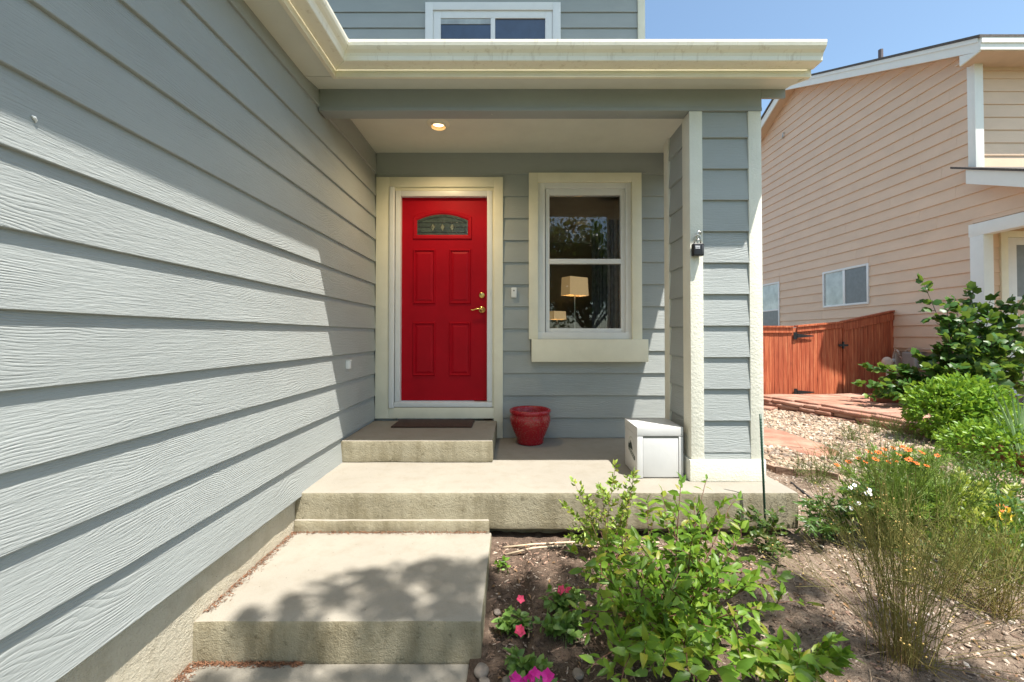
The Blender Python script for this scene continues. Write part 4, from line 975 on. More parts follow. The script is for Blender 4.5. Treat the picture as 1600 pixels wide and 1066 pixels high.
# ------------------------------------------------------------------ plants
def leaf_mesh(name, mat, wd=.45, fold=.10, droop=.18, kind='oval'):
    if kind == 'oval':
        T = [(0, 0), (.30, .5), (.65, .42), (1, 0)]
        V = [(0, 0, 0), (.30, 0, -droop * .09), (.65, 0, -droop * .42), (1, 0, -droop)]
        for sg in (1, -1): V += [(.30, sg * wd * .5, fold * wd - droop * .09), (.66, sg * wd * .40, fold * wd * .9 - droop * .44)]
        Fc = [(0, 6, 1), (0, 1, 4), (1, 6, 7), (1, 7, 2), (1, 2, 5), (1, 5, 4), (2, 7, 3), (2, 3, 5)]
    elif kind == 'palm':
        ang = [-150, -115, -80, -52, -30, 0, 30, 52, 80, 115, 150]; rad = [.42, .56, .52, .68, .60, .80, .60, .68, .52, .56, .42]
        V = [(.30, 0, .02)] + [(.30 + r * .75 * math.cos(math.radians(a_)), r * .75 * math.sin(math.radians(a_)), -droop * r * r + random.uniform(-.03, .03)) for a_, r in zip(ang, rad)]
        Fc = [(0, i, i + 1) for i in range(1, 11)] + [(0, 11, 1)]
    V = np.array(V); Fc = np.array(Fc)
    return V, Fc, npmesh(name, V, Fc, mat)
def basis(d, n_):
    d = d.normalized(); z = (n_ - d * n_.dot(d))
    if z.length < 1e-4: z = d.orthogonal()
    z.normalize(); return d, z.cross(d), z
def emit(leaves, parent, lm, nparts, name='leaf', rest='foliage'):
    """leaves: (pos, dir, normal, size)"""
    if not leaves: return
    leaves = sorted(leaves, key=lambda l: -l[3] / max(.3, l[0].length))
    lms = lm if isinstance(lm, list) else [lm]
    for (p, d, n_, s_) in leaves[:nparts]:
        me = random.choice(lms)[2]; x, y, z = basis(d, n_)
        M = Matrix(((x.x * s_, y.x * s_, z.x * s_, p.x), (x.y * s_, y.y * s_, z.y * s_, p.y), (x.z * s_, y.z * s_, z.z * s_, p.z), (0, 0, 0, 1)))
        obj(name, me, parent, M)
    R = leaves[nparts:]
    if not R: return
    V, Fc, me = lms[0]
    if len(lms) > 1: VS = np.stack([l[0] for l in lms])[rng.integers(0, len(lms), len(R))]
    else: VS = np.repeat(V[None], len(R), 0)
    B = np.array([[list(a_) for a_ in basis(d, n_)] for (p, d, n_, s_) in R]); s_ = np.array([l[3] for l in R]); p = np.array([list(l[0]) for l in R])
    VV = np.einsum('nkj,njc->nkc', VS, B) * s_[:, None, None] + p[:, None, :]
    FF = Fc[None] + (np.arange(len(R)) * len(V))[:, None, None]
    tint = np.repeat(rng.random(len(R)), len(V))
    o = obj(rest, npmesh(rest, VV.reshape(-1, 3), FF.reshape(-1, 3), me.materials[0], tint=tint), parent)
    o.pass_index = 1; o['kind'] = 'stuff'; return o
def rv(s_=1.0): return Vector((random.gauss(0, s_), random.gauss(0, s_), random.gauss(0, s_)))
def bez(a_, b_, c_, t): return a_ * (1 - t) ** 2 + b_ * 2 * t * (1 - t) + c_ * t * t
def plant(name, label, cat, base, tips, lm, L=(.04, .055), twigs=9, per=6, tl=(.06, .13), nparts=150, stem_r=.004, stem_mat=None, t0=.3, group=None, flat=.6, clump=None, lift=.45):
    root = thing(name, label, cat, base, group); st = MB(); leaves = []
    for tip in tips:
        b0 = Vector(base) + Vector((random.gauss(0, .03), random.gauss(0, .03), -.01))
        mid = b0.lerp(tip, .5) + Vector((0, 0, (tip - b0).length * random.uniform(.05, .2))) - (tip - b0).cross(Vector((0, 0, 1))) * random.uniform(-.08, .08)
        pts = [bez(b0, mid, tip, i / 8) for i in range(9)]
        st.tube(pts, [stem_r * (1 - .7 * i / 8) for i in range(9)], 5)
        nt = max(2, int(twigs * random.uniform(.75, 1.25)))
        for k in range(nt):
            t = t0 + (1 - t0) * (k + random.random()) / nt; p = bez(b0, mid, tip, t); ax = (bez(b0, mid, tip, min(1, t + .05)) - bez(b0, mid, tip, t - .05)).normalized()
            d = (ax * .7 + rv(.55) + Vector((0, 0, lift * .4))).normalized(); ln = random.uniform(*tl) * (1.15 - .5 * t)
            if k == nt - 1: p = tip; d = (ax + rv(.2)).normalized()
            e = p + d * ln - Vector((0, 0, ln * .15))
            st.tube([p, p.lerp(e, .5) + Vector((0, 0, ln * .08)), e], [stem_r * .45, stem_r * .35, stem_r * .2], 4, cap=False)
            n_ = max(2, int(per * random.uniform(.7, 1.3)))
            for j in range(n_):
                u = (j + .6) / n_; q = p.lerp(e, u) + Vector((0, 0, ln * .06 * math.sin(u * 3)))
                side = d.cross(Vector((0, 0, 1))); side = side.normalized() if side.length > .05 else Vector((1, 0, 0))
                ld = (d * (.35 + .6 * u) + side * (1 if j % 2 else -1) * (1.0 - .5 * u) + rv(.22) + Vector((0, 0, lift * random.uniform(-.6, 1)))).normalized()
                if j == n_ - 1: ld = (d + rv(.25)).normalized()
                nn = (Vector((0, 0, 1)) * flat + rv(.35) + Vector((0, -.25, 0)))
                leaves.append((q, ld, nn, random.uniform(*L) * (1.05 - .25 * u)))
    st.build('stem', stem_mat or M_twig, root)
    emit(leaves, root, lm, nparts)
    return root
def mound(root, blobs, n, L, lm, nparts, core=.55, up=.5):
    lv = []; w_ = [b_[1][0] * b_[1][1] * b_[1][2] for b_ in blobs]
    for i in range(n):
        c, r = random.choices(blobs, w_)[0]
        u = rv().normalized(); k = core + (1 - core) * random.random() ** .6
        k *= 1 + .16 * noise.noise(u * 2.6 + c)
        p = Vector((c.x + u.x * r[0] * k, c.y + u.y * r[1] * k, c.z + u.z * r[2] * k))
        d = (u + rv(.45) + Vector((0, 0, up))).normalized()
        lv.append((p, d, (u + Vector((0, 0, .6)) + rv(.5)), random.uniform(*L)))
    emit(lv, root, lm, nparts)
def G(px, py, z=-1.27):
    p = on(px, py, z); p.z = g1(p.x, p.y); return p

LM_sp = [leaf_mesh('leaf', L_spirea, *q) for q in ((.42, .16, .22), (.36, .24, .05), (.50, .08, .42), (.44, .2, .6))]
LM_ro = [leaf_mesh('leaf', L_rose, *q) for q in ((.55, .14, .15), (.48, .25, .3), (.6, .05, .05))]
LM_r2 = leaf_mesh('leaf', L_rose2, .55, .14, .15)
LM_sh = [leaf_mesh('leaf', L_shrub, *q) for q in ((.55, .2, .1), (.46, .3, .25), (.6, .1, .4))]
LM_vi = [leaf_mesh('leaf', L_vine, kind='palm', droop=q) for q in (.30, .05, .55)]
LM_dk = leaf_mesh('leaf', L_dark, .32, .15, .2)
LM_fl = leaf_mesh('leaf', L_flower, .62, .14, .25)
LM_co = leaf_mesh('leaf', L_core, .16, .1, .2)
LM_ye = leaf_mesh('leaf', L_yel, .40, .1, .2)
LM_tr = leaf_mesh('leaf', L_tree, .6, .12, .2)

# the big spirea in front of the porch
sb = G(1050, 990, -1.29)
tips = [at(*q) for q in ((1062, 778, 1.98), (1098, 772, 2.06), (1140, 792, 2.08), (1012, 808, 2.10), (1120, 800, 1.86), (1158, 838, 1.95), (965, 850, 1.94), (905, 872, 1.86), (935, 850, 2.12), (1000, 850, 1.8),
        (1080, 850, 1.75), (1170, 880, 2.0), (1210, 905, 1.92), (940, 930, 1.72), (925, 955, 1.66), (990, 920, 1.62), (1050, 910, 1.60), (1120, 900, 1.68),
        (945, 1025, 1.50), (1010, 1005, 1.46), (1040, 1030, 1.40), (1100, 985, 1.52), (1150, 960, 1.66), (1175, 1010, 1.52), (1060, 870, 2.0), (1020, 880, 1.95), (975, 1045, 1.42), (1075, 1050, 1.36), (1115, 1045, 1.40), (930, 900, 1.95), (1145, 850, 2.1), (1085, 800, 2.15), (1040, 800, 2.15), (1230, 940, 1.85))]
plant('spirea_bush', 'large leafy green bush with reddish young tips in front of the porch slab', 'bush', sb, tips, LM_sp, (.036, .072), 11, 6, (.06, .15), 300, .0045, t0=.22, lift=.35)
sb2 = G(1235, 1062, -1.28)
plant('spirea_bush', 'low yellow green bush shoots in the bottom foreground beside the grass stalks', 'bush', sb2,
      [at(*q) for q in ((1285, 1005, 1.55), (1310, 1030, 1.52), (1265, 1030, 1.45), (1220, 1010, 1.56), (1185, 1035, 1.46), (1150, 1045, 1.42), (1240, 1050, 1.38))], LM_sp, (.045, .068), 8, 7, (.05, .10), 160, .003, t0=.3)
# slender pale rose
rb = G(968, 905, -1.25)
plant('rose_bush', 'slender pale green rose with small leaves against the porch riser', 'rose', G(955, 890, -1.26),
      [at(*q) for q in ((960, 742, 2.52), (990, 748, 2.50), (900, 760, 2.5), (915, 775, 2.52), (940, 770, 2.48), (985, 775, 2.52), (888, 795, 2.5), (925, 815, 2.5), (955, 830, 2.46), (975, 810, 2.54), (905, 840, 2.46), (985, 845, 2.5))], LM_ro, (.028, .044), 8, 7, (.06, .13), 260, .0028, t0=.5, flat=.4)
plant('rose_bush', 'small dark leaved rose around the foot of the green stake', 'rose', G(1200, 850, -1.25),
      [at(*q) for q in ((1160, 800, 2.46), (1180, 798, 2.5), (1205, 805, 2.52), (1150, 820, 2.44), (1215, 800, 2.55), (1185, 835, 2.4), (1205, 860, 2.36), (1225, 865, 2.40), (1170, 845, 2.45))], LM_r2, (.028, .044), 8, 7, (.04, .08), 160, .003, t0=.3)
sk0, sk1 = at(1197, 842, 2.68), at(1188, 647, 2.67)
MBs = MB().tube([Vector((sk0.x, 2.68, sk0.z - .05)), Vector((sk0.x, 2.68, sk0.z)).lerp(sk1, .5), sk1], .0065, 8)
for i in range(40):
    p = Vector((sk0.x, 2.68, sk0.z)).lerp(sk1, .06 + .92 * i / 40); MBs.lathe([(.0065, -.003), (.008, 0), (.0065, .003)], p, 8)
tag(MBs.build('plant_stake', M_dgreen, smooth=True), 'tall thin dark green garden stake leaning by the porch end', 'stake')
plant('small_bush', 'small narrow leaved bush at the right end of the porch slab', 'bush', G(1290, 835, -1.25),
      [at(*q) for q in ((1265, 785, 2.6), (1285, 780, 2.66), (1305, 790, 2.7), (1320, 805, 2.66), (1262, 810, 2.5), (1300, 825, 2.5), (1325, 830, 2.6))], LM_dk, (.035, .055), 11, 9, (.06, .11), 140, .003, M_gtwig, t0=.15)
# bedding plants with pink flowers
def flower_mesh(name, mat, n=5, r=1.0, cup=.25, ctr=None):
    mb = MB()
    for k in range(n):
        a_ = 2 * math.pi * k / n; h_ = math.pi / n * .95
        mb.add([(0, 0, 0), (r * .7 * math.cos(a_ - h_), r * .7 * math.sin(a_ - h_), cup * .7), (r * math.cos(a_), r * math.sin(a_), cup + random.uniform(-.1, .1)), (r * .7 * math.cos(a_ + h_), r * .7 * math.sin(a_ + h_), cup * .7)], [(0, 1, 2), (0, 2, 3)])
    if ctr: mb.lathe([(.28, .05), (.2, .22), (0, .28)], (0, 0, 0), 6, 1)
    me = mb.mesh([mat] + ([ctr] if ctr else [])); me.name = name; return me
FM_pink, FM_mag = flower_mesh('flower', M_pink), flower_mesh('flower', M_mag, 5, 1, .35)
FM_or = flower_mesh('flower', M_orange, 8, 1, .1, plain('brown_centre', (.15, .05, .02), .8)); FM_ye = flower_mesh('flower', M_yellow, 6, 1, .4); FM_wh = flower_mesh('flower', M_whitep, 9, 1, .1, M_yellow)
def flower(me, parent, p, r, n_=Vector((0, -.5, .8))):
    x, y, z = basis(n_.orthogonal(), n_)
    return obj('flower', me, parent, Matrix(((x.x * r, y.x * r, z.x * r, p.x), (x.y * r, y.y * r, z.y * r, p.y), (x.z * r, y.z * r, z.z * r, p.z), (0, 0, 0, 1))))
def bedding(px, py, lab, w_, h_, fl, fm=FM_pink, fr=.020):
    b0 = G(px, py, -1.30); sc_ = b0.y / F
    tp = [b0 + Vector((random.uniform(-1, 1) * w_ * sc_, random.uniform(-.7, .5) * w_ * sc_, random.uniform(.35, 1) * h_ * sc_)) for i in range(11)]
    r = plant('bedding_flower', lab, 'flower', b0, tp, LM_fl, (.034, .052), 4, 4, (.015, .035), 80, .0022, M_gtwig, t0=.45, group='young bedding plants in the dark soil', lift=.2)
    for fx, fy in fl:
        for k in range(3): flower(fm, r, at(fx, fy, b0.y - .01) + Vector((random.uniform(-.006, .006), random.uniform(-.006, .006), random.uniform(-.005, .005))), fr * random.uniform(.8, 1.1), Vector((random.uniform(-.4, .4), -.7, .7)))
bedding(808, 957, 'low bedding plant with one pink bloom nearest the step edge', 24, 26, [(813, 937)])
bedding(880, 952, 'bedding plant with two pink blooms and sunlit pale leaves', 24, 34, [(876, 922), (890, 924)])
bedding(876, 988, 'bedding plant without blooms in the middle of the dark soil', 27, 30, [])
bedding(822, 1030, 'tallest bedding plant with a red bloom at its top', 26, 42, [(812, 986)])
sdl = G(784, 876, -1.25)
plant('seedling', 'tiny bright green seedling in sun by the porch slab', 'seedling', sdl, [sdl + Vector((a_, b_, .045)) for a_, b_ in ((-.02, 0), (.02, .01), (0, -.02), (.01, .02))], LM_sh, (.025, .035), 2, 4, (.01, .02), 30, .0015, M_gtwig)
pet = thing('petunia', 'bright magenta petunia blooms at the bottom edge of the bed', 'flower', G(835, 1085, -1.33))
pb = G(835, 1085, -1.33)
for (fx, fy, rr) in ((836, 1054, .026), (805, 1060, .024), (852, 1060, .026), (826, 1064, .026), (842, 1068, .024), (815, 1070, .022), (866, 1072, .024)):
    p = at(fx, fy, pb.y + .02)
    for k in range(2): flower(FM_mag, pet, p + rv(.003), rr * random.uniform(.85, 1.1), Vector((random.uniform(-.5, .5), -.8, .6)))
emit([(pb + Vector((random.uniform(-.09, .09), random.uniform(-.05, .05), random.uniform(.02, .08))), (rv(.6) + Vector((0, 0, .3))).normalized(), Vector((0, 0, 1)) + rv(.4), random.uniform(.03, .045)) for i in range(60)], pet, LM_fl, 60)
# drip hoses
def hose(lab, pts, r, mat, name='drip_hose'):
    P_ = [on(*q, -1.262) for q in pts]
    for p in P_: p.z = g1(p.x, p.y) + r * 1.1
    tag(MB().tube(P_, r, 8).build(name, mat, smooth=True), lab, 'hose')
hose('tan drip hose lying straight along the soil below the porch riser', [(787, 850), (830, 851), (870, 848), (895, 846), (940, 846), (985, 845), (1030, 846)], .006, M_drip)
hose('tan drip hose with a small knot farther out in the soil', [(790, 861), (832, 861), (860, 859), (900, 857), (960, 862)], .006, M_drip)
kn = G(836, 861, -1.26); MB().tube([kn + Vector((-.012, .015, .012)), kn + Vector((0, 0, .020)), kn + Vector((.012, -.02, .012))], .006, 7)
hose('black drip tube crossing the gravel behind the grassy stalks', [(1425, 872), (1442, 880), (1470, 890), (1500, 902), (1520, 910)], .010, M_tube)
hose('thin black tube running out from the porch slab corner', [(1236, 757), (1248, 768), (1258, 776), (1268, 783)], .007, M_tube)
# fine stalked grassy plant
def stalks(root, base, n, spread, hgt, r=(.0009, .0018), seeds=0, mat=L_stalk, name='stalk', lean=Vector((0, 0, 0)), br=2):
    V, Fc, T, sp = [], [], [], []
    for i in range(n):
        a_ = random.uniform(0, 2 * math.pi); k = abs(random.gauss(0, .55)) * spread; h_ = hgt * random.uniform(.45, 1.0)
        b0 = base + Vector((random.gauss(0, .035), random.gauss(0, .035), 0)); b0.z = g1(b0.x, b0.y) - .01
        tip = b0 + Vector((math.cos(a_) * k, math.sin(a_) * k, h_ * max(.35, 1 - .35 * (k / max(spread, .01)) ** 2))) + lean * random.uniform(.2, 1)
        mid = b0.lerp(tip, .45) + Vector((0, 0, h_ * .14))
        lines = [([bez(b0, mid, tip, j / 6) for j in range(7)], random.uniform(*r))]
        for q in range(br):
            t = random.uniform(.45, .9); p = bez(b0, mid, tip, t); e = p + (tip - b0).normalized() * h_ * .2 + rv(.035) * 1.2
            lines.append(([p, p.lerp(e, .5) + rv(.004), e], r[0]))
        tn = random.random()
        for ln, rr in lines:
            o = len(V); m_ = len(ln)
            for j, p in enumerate(ln):
                d = (ln[min(j + 1, m_ - 1)] - ln[max(j - 1, 0)]).normalized(); s_ = d.orthogonal().normalized(); u_ = d.cross(s_); hb = max(0, min(1, 1 - (p.z - b0.z) / (h_ * .8))); q_ = rr * (1 - .5 * j / m_)
                V += [p + s_ * q_, p - s_ * q_ * .5 + u_ * q_ * .87, p - s_ * q_ * .5 - u_ * q_ * .87]; T += [min(1, tn * .55 + .5 * hb)] * 3
            for j in range(m_ - 1):
                for c in range(3): Fc.append((o + j * 3 + c, o + j * 3 + (c + 1) % 3, o + (j + 1) * 3 + (c + 1) % 3, o + (j + 1) * 3 + c))
            sp.append(ln[-1])
    ob = obj(name, npmesh(name, [tuple(v) for v in V], Fc, mat, tint=T), root); ob.pass_index = 1; ob['kind'] = 'stuff'
    return sp
fb_ = G(1418, 1030, -1.28)
fx = thing('flax_plant', 'airy clump of thin brown green stalks with golden seed heads', 'ornamental grass', fb_)
sp = stalks(fx, fb_, 105, .62, .70, (.0008, .0017), lean=Vector((.10, .05, 0)), br=4)
sp += stalks(fx, fb_ + Vector((-.02, .02, 0)), 70, .26, .86, (.0008, .0016), br=3, lean=Vector((-.05, .10, 0)))
seedm = MB().lathe([(0, -1), (.8, -.4), (.9, .3), (0, 1)], (0, 0, 0), 5).mesh(M_seed); seedm.name = 'seed_head'
sd_ = MB()
for p in [q for q in sp if q.x < fb_.x + .05][:170]:
    r = random.uniform(.0022, .0042); sd_.lathe([(0, -r), (r * .8, -r * .4), (r * .9, r * .3), (0, r)], p, 5)
so_ = sd_.build('seed_heads', M_seed, fx); so_['kind'] = 'stuff'
gb = G(1560, 960, -1.27)
g2_ = thing('flax_plant', 'sprawling wispy stalks spreading over gravel at the right frame edge', 'ornamental grass', gb)
stalks(g2_, gb, 130, .60, .46, (.0008, .0016), lean=Vector((.05, 0, 0)), br=4)
stalks(g2_, G(1480, 930, -1.27), 80, .5, .40, (.0008, .0016), lean=Vector((.14, 0, 0)), br=4, name='low_stalks')
# coreopsis with orange flowers
L_gstalk = leafmat('green_stalk', (.13, .22, .03), (.28, .36, .07), (.36, .34, .10), .3, .55)
cb = G(1400, 835, -1.25)
co = plant('coreopsis', 'feathery green plant topped with many small orange flowers', 'flowering plant', cb,
           [at(*q) for q in ((1335, 745, 2.75), (1350, 720, 2.85), (1372, 712, 2.9), (1390, 716, 2.95), (1408, 705, 2.95), (1430, 712, 2.9), (1452, 716, 2.9), (1475, 722, 2.85), (1365, 760, 2.65), (1400, 755, 2.6), (1430, 760, 2.6), (1460, 765, 2.65), (1340, 790, 2.6), (1385, 800, 2.5), (1430, 800, 2.5), (1470, 800, 2.55), (1322, 770, 2.7))],
           LM_co, (.04, .07), 20, 16, (.06, .15), 0, .0022, M_gtwig, t0=.12, lift=.8)
stalks(co, G(1400, 860, -1.25), 150, .42, .70, (.0010, .0020), mat=L_gstalk, name='flower_stalks', br=4)
stalks(co, G(1470, 850, -1.25), 110, .40, .60, (.0010, .0020), mat=L_gstalk, name='flower_stalks', br=4)
for fx_, fy_ in ((1357, 706), (1372, 707), (1352, 722), (1381, 702), (1395, 700), (1381, 712), (1410, 698), (1419, 703), (1440, 707), (1458, 718), (1415, 745), (1420, 718), (1308, 727), (1432, 724), (1465, 712), (1398, 720), (1368, 718), (1388, 722), (1448, 728), (1404, 710), (1326, 722), (1341, 716)):
    flower(FM_or, co, at(fx_, fy_, 2.85 + random.uniform(-.1, .1)), random.uniform(.016, .026), Vector((random.uniform(-.5, .5), -.4, 1)))
wb = G(1345, 825, -1.25)
wd = plant('white_daisy', 'low bushy plant with a few white daisies under the orange flowers', 'flowering plant', wb,
           [at(*q) for q in ((1322, 760, 2.55), (1340, 755, 2.6), (1360, 765, 2.55), (1330, 785, 2.5), (1370, 790, 2.5), (1315, 790, 2.5))], LM_dk, (.03, .045), 11, 8, (.05, .10), 0, .002, M_gtwig, t0=.15)
for fx_, fy_ in ((1324, 757), (1334, 760), (1352, 772), (1362, 774), (1370, 776), (1330, 791), (1340, 789), (1358, 770)):
    flower(FM_wh, wd, at(fx_, fy_, 2.5) + rv(.01), .0125, Vector((random.uniform(-.5, .5), -.9, .7)))
yb = G(1510, 850, -1.25)
ye = plant('evening_primrose', 'yellow green spreading plant behind the wispy stalks', 'flowering plant', yb,
           [at(*q) for q in ((1435, 770, 2.7), (1455, 765, 2.75), (1480, 775, 2.8), (1500, 768, 2.85), (1525, 780, 2.8), (1460, 800, 2.6), (1495, 805, 2.6), (1530, 815, 2.6), (1560, 830, 2.6), (1590, 845, 2.6), (1550, 800, 2.8), (1580, 810, 2.8), (1520, 850, 2.5), (1470, 840, 2.5), (1600, 790, 2.9), (1610, 830, 2.7), (1540, 760, 3.0), (1500, 745, 3.1), (1575, 760, 3.1), (1450, 745, 3.0), (1490, 870, 2.4), (1560, 865, 2.5), (1600, 870, 2.4))],
           LM_ye, (.035, .058), 18, 10, (.06, .15), 0, .0025, M_gtwig, t0=.15)
db_ = G(1572, 850, -1.25)
dl_ = plant('daylily', 'daylily with a large yellow and orange bloom by the edging blocks', 'flower', db_, [at(*q) for q in ((1566, 800, 2.75), (1590, 790, 2.8), (1560, 780, 2.8), (1600, 800, 2.75))], LM_dk, (.05, .08), 9, 6, (.05, .1), 0, .003, M_gtwig, t0=.2)
flower(FM_ye, dl_, at(1568, 803, 2.7), .050, Vector((-.3, -1, .5))); flower(FM_or, dl_, at(1566, 794, 2.71), .032, Vector((-.2, -.8, .7)))
gk = thing('ground_cover', 'low green ground cover filling the bed between the gravel and bright shrubs', 'ground cover', G(1540, 880, -1.25)); gk['kind'] = 'stuff'
mound(gk, [(G(1470, 900) + Vector((0, 0, .04)), (.22, .2, .12)), (G(1540, 890) + Vector((0, 0, .06)), (.28, .22, .16)), (G(1590, 860) + Vector((0, 0, .08)), (.3, .25, .2)), (G(1500, 800) + Vector((0, 0, .06)), (.35, .25, .18)), (G(1600, 920) + Vector((0, 0, .05)), (.2, .2, .14)), (G(1420, 770) + Vector((0, 0, .05)), (.3, .2, .16)), (G(1560, 790) + Vector((0, 0, .08)), (.3, .3, .22))], 5200, (.022, .045), LM_dk, 0, core=.15, up=.8)
# bright shrubs over the edging
s1 = thing('bright_shrub', 'rounded lime green shrub spilling over the red edging blocks', 'shrub', Vector((5.0, 5.2, -1.15)))
mound(s1, [(at(1478, 640, 5.0), (.40, .36, .34)), (at(1525, 650, 4.9), (.36, .34, .36)), (at(1500, 622, 5.1), (.30, .3, .26))], 4600, (.045, .075), LM_sh, 260)
s2 = thing('bright_shrub', 'lower lime green shrub trailing towards the daylily', 'shrub', Vector((4.8, 4.3, -1.15)))
mound(s2, [(at(1535, 700, 4.25), (.34, .3, .26)), (at(1580, 715, 4.0), (.32, .3, .28)), (at(1600, 690, 4.3), (.3, .3, .34)), (at(1498, 690, 4.5), (.18, .2, .16))], 3600, (.035, .060), LM_sh, 200, up=.4)
# iris blades
ib = Vector((4.72, 4.35, -1.15)); ir = thing('iris_clump', 'grey green iris clump with long upright blades at the right border', 'plant', ib)
for (bx_, by_, tx, ty, Yd) in ((1590, 660, 1552, 612, 4.1), (1592, 662, 1566, 618, 4.05), (1595, 665, 1580, 612, 4.1), (1598, 665, 1590, 618, 4.0), (1600, 668, 1602, 610, 4.1), (1585, 670, 1548, 640, 4.0), (1594, 672, 1572, 640, 3.95), (1602, 670, 1596, 632, 3.95), (1606, 668, 1612, 625, 4.0)):
    a_, c_ = at(bx_, by_ + 40, Yd), at(tx, ty, Yd + .05); m_ = a_.lerp(c_, .5) + Vector((0, 0, .07)); wdt = .017
    V = []; n_ = 6
    for j in range(n_ + 1):
        p = bez(a_, m_, c_, j / n_); w2 = wdt * (1 - (j / n_) ** 2.2) + .001; V += [p + Vector((-w2, .004, 0)), p + Vector((0, -.004, 0)), p + Vector((w2, .004, 0))]
    MB().add(V, [(j * 3 + k, j * 3 + k + 1, j * 3 + k + 4, j * 3 + k + 3) for j in range(n_) for k in range(2)]).build('blade', L_iris, ir)
# grape vine against the neighbour's porch
vb = Vector((6.6, 6.4, -1.05))
plant('grape_vine', 'dark broad leaved grape vine sprawling below the white porch post', 'vine', vb,
      [at(*q) for q in ((1445, 448, 6.8), (1495, 475, 6.5), (1520, 455, 6.5), (1545, 475, 6.3), (1575, 478, 6.2), (1600, 470, 6.1), (1480, 490, 6.4), (1510, 495, 6.2), (1545, 500, 6.0), (1585, 505, 5.8), (1615, 500, 5.9),
       (1480, 530, 6.3), (1515, 530, 6.0), (1555, 535, 5.7), (1590, 540, 5.5), (1615, 530, 5.5), (1440, 560, 6.6), (1400, 575, 6.8), (1365, 575, 6.9), (1350, 600, 6.6), (1385, 605, 6.6), (1420, 600, 6.5), (1460, 580, 6.3), (1500, 575, 5.9), (1540, 575, 5.6), (1580, 575, 5.4), (1610, 575, 5.3), (1370, 620, 6.5), (1600, 600, 5.3), (1430, 585, 6.7), (1450, 610, 6.2), (1480, 600, 6.0), (1520, 600, 5.6), (1560, 600, 5.3), (1590, 560, 5.9), (1530, 560, 6.2), (1470, 550, 6.6), (1405, 600, 6.8), (1550, 520, 6.4), (1600, 515, 6.4), (1575, 590, 5.6))],
      LM_vi, (.10, .165), 15, 5, (.10, .26), 300, .010, M_bark, t0=.2, flat=.5, lift=.2)
# weeds in the gravel
wbase = thing('wispy_weeds', 'thin tangled weeds growing through the gravel', 'weeds', Vector((3.6, 4.3, -1.25)))
wbase['kind'] = 'stuff'
for (px, py, n_) in ((1330, 690, 26), (1300, 720, 26), (1370, 680, 26), (1400, 680, 26), (1430, 690, 22), (1350, 655, 8), (1480, 760, 24), (1280, 755, 22), (1250, 745, 12), (1540, 790, 26), (1320, 745, 20), (1450, 730, 20), (1510, 750, 22)):
    stalks(wbase, G(px, py, -1.245), int(n_ * 1.6), .26, .24, (.0014, .0028), mat=L_grass, name='weed_stems', br=3)
LM_dead = leaf_mesh('leaf', plain('dead_leaf', (.24, .14, .07), .9, .5, 40), .5, .25, .5)
dl0 = thing('dead_leaves', 'curled brown dead leaves scattered over the flower bed', 'leaf litter', Vector((1.2, 2.1, -1.25))); dl0['kind'] = 'stuff'
lv = []
for i in range(520):
    x_, y_ = random.uniform(-.1, 3.2), random.uniform(1.35, 2.75) + random.choice((0, 0, .8)) * (random.random())
    if x_ < 1.9 and y_ > 2.72: continue
    lv.append((Vector((x_, y_, g1(x_, y_) + .008)), (rv() * Vector((1, 1, .25)).x + Vector((0, 0, 0))).normalized(), Vector((0, 0, 1)) + rv(.3), random.uniform(.010, .030)))
lv = [(p, Vector((d.x, d.y, d.z * .2)).normalized(), n_, s_) for p, d, n_, s_ in lv]
emit(lv, dl0, LM_dead, 0, rest='leaf_litter')
# litter of dry twigs
tw = thing('dry_twigs', 'dead twigs and dry stems lying on the bare soil', 'twigs', Vector((1.6, 2.1, -1.25))); tw['kind'] = 'stuff'
tm = MB()
for i in range(150):
    x_, y_ = random.uniform(.2, 2.7), random.uniform(1.4, 2.7); a_ = random.uniform(0, 6.28); ln = random.uniform(.03, .14); p = Vector((x_, y_, g1(x_, y_) + .006)); q = Vector((x_ + math.cos(a_) * ln, y_ + math.sin(a_) * ln, 0)); q.z = g1(q.x, q.y) + random.uniform(.004, .02)
    tm.tube([p, p.lerp(q, .5) + Vector((random.gauss(0, .008), random.gauss(0, .008), .006)), q], random.uniform(.0008, .002), 4)
o = tm.build('twig', plain('dry_twig', (.34, .25, .17), .9, .4, 30), tw); o['kind'] = 'stuff'

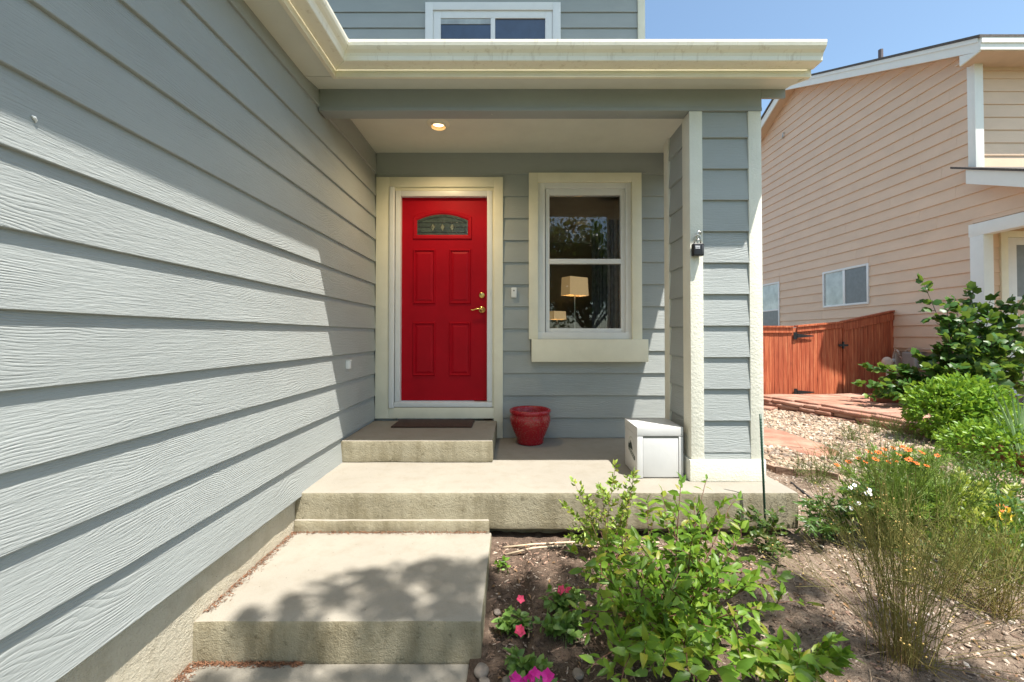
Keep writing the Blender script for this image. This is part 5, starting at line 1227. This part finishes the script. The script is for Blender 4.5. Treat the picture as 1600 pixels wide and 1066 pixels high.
# ------------------------------------------------------------------ the yard tree that dapples the step (it also shows in the window)
def tree(label, base, crown_c, crown_r, nleaf, seed, ls=(.06, .10), k=1.0):
    random.seed(seed); t = thing('yard_tree', label, 'tree', base, 'front yard trees mirrored in the porch window')
    base = Vector(base); c = Vector(crown_c); tr_ = MB(); limbs = []
    fork = base.lerp(Vector((c.x, c.y, c.z - crown_r[2] * .8)), .85)
    tr_.tube([base - Vector((0, 0, .1)), base.lerp(fork, .3) + rv(.03), base.lerp(fork, .7) + rv(.04), fork], [.16, .12, .10, .085], 9)
    lm = MB(); ends = []
    for i in range(18):
        u = rv().normalized(); u.z = abs(u.z) * .8 - .15; e = Vector((c.x + u.x * crown_r[0] * .85, c.y + u.y * crown_r[1] * .85, c.z + u.z * crown_r[2] * .85))
        m_ = fork.lerp(e, .5) + Vector((0, 0, .15)) + rv(.1); pts = [bez(fork, m_, e, j / 6) for j in range(7)]
        lm.tube(pts, [.05 * (1 - .85 * j / 6) for j in range(7)], 6)
        for q_ in range(6):
            p = bez(fork, m_, e, random.uniform(.35, 1)); e2 = p + rv(.32 * k); lm.tube([p, p.lerp(e2, .5) + rv(.05), e2], [.014, .009, .004], 4); ends.append((p, e2))
    tr_.build('trunk', M_bark, t); lm.build('limb', M_bark, t)
    lv = []
    for i in range(nleaf):
        a_, e = random.choice(ends); p = a_.lerp(e, random.uniform(.2, 1.15)) + rv(.13 * k)
        lv.append((p, (rv(.7) + Vector((0, 0, -.3))).normalized(), Vector((0, 0, 1)) + rv(.5), random.uniform(*ls)))
    emit(lv, t, LM_tr, 0, rest='crown')
    return t
def clump_tree(label, base, clumps, fork):
    """a high crown of separate leaf clumps on long limbs; the gaps between them let the sun through"""
    random.seed(11); t = thing('yard_tree', label, 'tree', base, 'front yard trees mirrored in the porch window')
    base, fork = Vector(base), Vector(fork); tk, lm, lv = MB(), MB(), []
    tk.tube([base - Vector((0, 0, .1)), base.lerp(fork, .35) + Vector((.05, 0, 0)), base.lerp(fork, .7) - Vector((.04, .05, 0)), fork], [.17, .13, .10, .08], 10)
    for (x, y, z, q) in clumps:
        c = Vector((x, y, z)); m_ = fork.lerp(c, .5) + Vector((0, 0, .25)) + rv(.06); pts = [bez(fork, m_, c, k / 7) for k in range(8)]
        lm.tube(pts, [.035 * (1 - .85 * k / 7) for k in range(8)], 5)
        ends = []
        for k in range(7):
            e = c + Vector((random.gauss(0, q * .5), random.gauss(0, q * .5), random.gauss(0, q * .5))); p = bez(fork, m_, c, random.uniform(.82, 1)); ends.append((p, e))
            lm.tube([p, p.lerp(e, .5) + rv(.02), e], [.008, .006, .003], 4)
        for k in range(int(4100 * q * q)):
            u = rv().normalized() * q * random.random() ** .5 * random.uniform(.5, 1.15); p = c + u
            lv.append((p, (rv(.7) + Vector((0, 0, -.3))).normalized(), Vector((0, 0, 1)) + rv(.5), random.uniform(.05, .095)))
    tk.build('trunk', M_bark, t); lm.build('limb', M_bark, t); emit(lv, t, LM_tr, 0, rest='crown'); return t
SH = [(-1.02, 2.03, .11), (-1.16, 1.93, .10), (-.40, 2.38, .08), (-.14, 2.40, .09), (-1.2, 1.72, .12), (-.85, 2.10, .15), (-.72, 2.24, .15), (-.50, 2.30, .15), (-.28, 2.24, .19), (-.58, 2.02, .2), (-.28, 1.96, .22), (-.95, 1.80, .17), (.02, 2.22, .2), (.22, 2.06, .2), (.1, 1.8, .28), (-.52, 1.68, .24), (.34, 2.3, .11),
      (-.12, 1.52, .3), (.42, 1.68, .2), (1.15, 2.12, .17), (1.45, 2.22, .17), (1.3, 1.84, .2), (1.72, 2.0, .16), (1.62, 1.62, .26), (1.0, 1.4, .26), (-1.0, 1.42, .22), (-.6, 1.18, .3), (.3, 1.2, .3), (.8, 1.0, .3), (-.1, .8, .3), (1.4, 1.1, .28), (.5, .6, .3), (1.1, .6, .3)]
CL = []
for k, (x, y, q) in enumerate(SH):
    z = 5.9 + .8 * ((k * 37) % 11) / 11; tt = (z + 1.25) / 3.2; CL.append((x + .91 * tt, y - tt, z, q))
clump_tree('leafy front yard tree shading the walkway', (3.2, -2.9, -1.6), CL, (2.5, -1.2, 4.9))
tree('tall tree across the yard mirrored in the door glass', (-3.0, -11, -1.7), (-3.0, -11, 3.4), (3.2, 2.6, 3.8), 9000, 12, (.16, .26), 2.0)
tree('broad tree across the yard mirrored in the porch window', (3.4, -11, -1.7), (3.4, -11, 3.4), (3.6, 2.6, 3.9), 12000, 13, (.16, .26), 2.0)
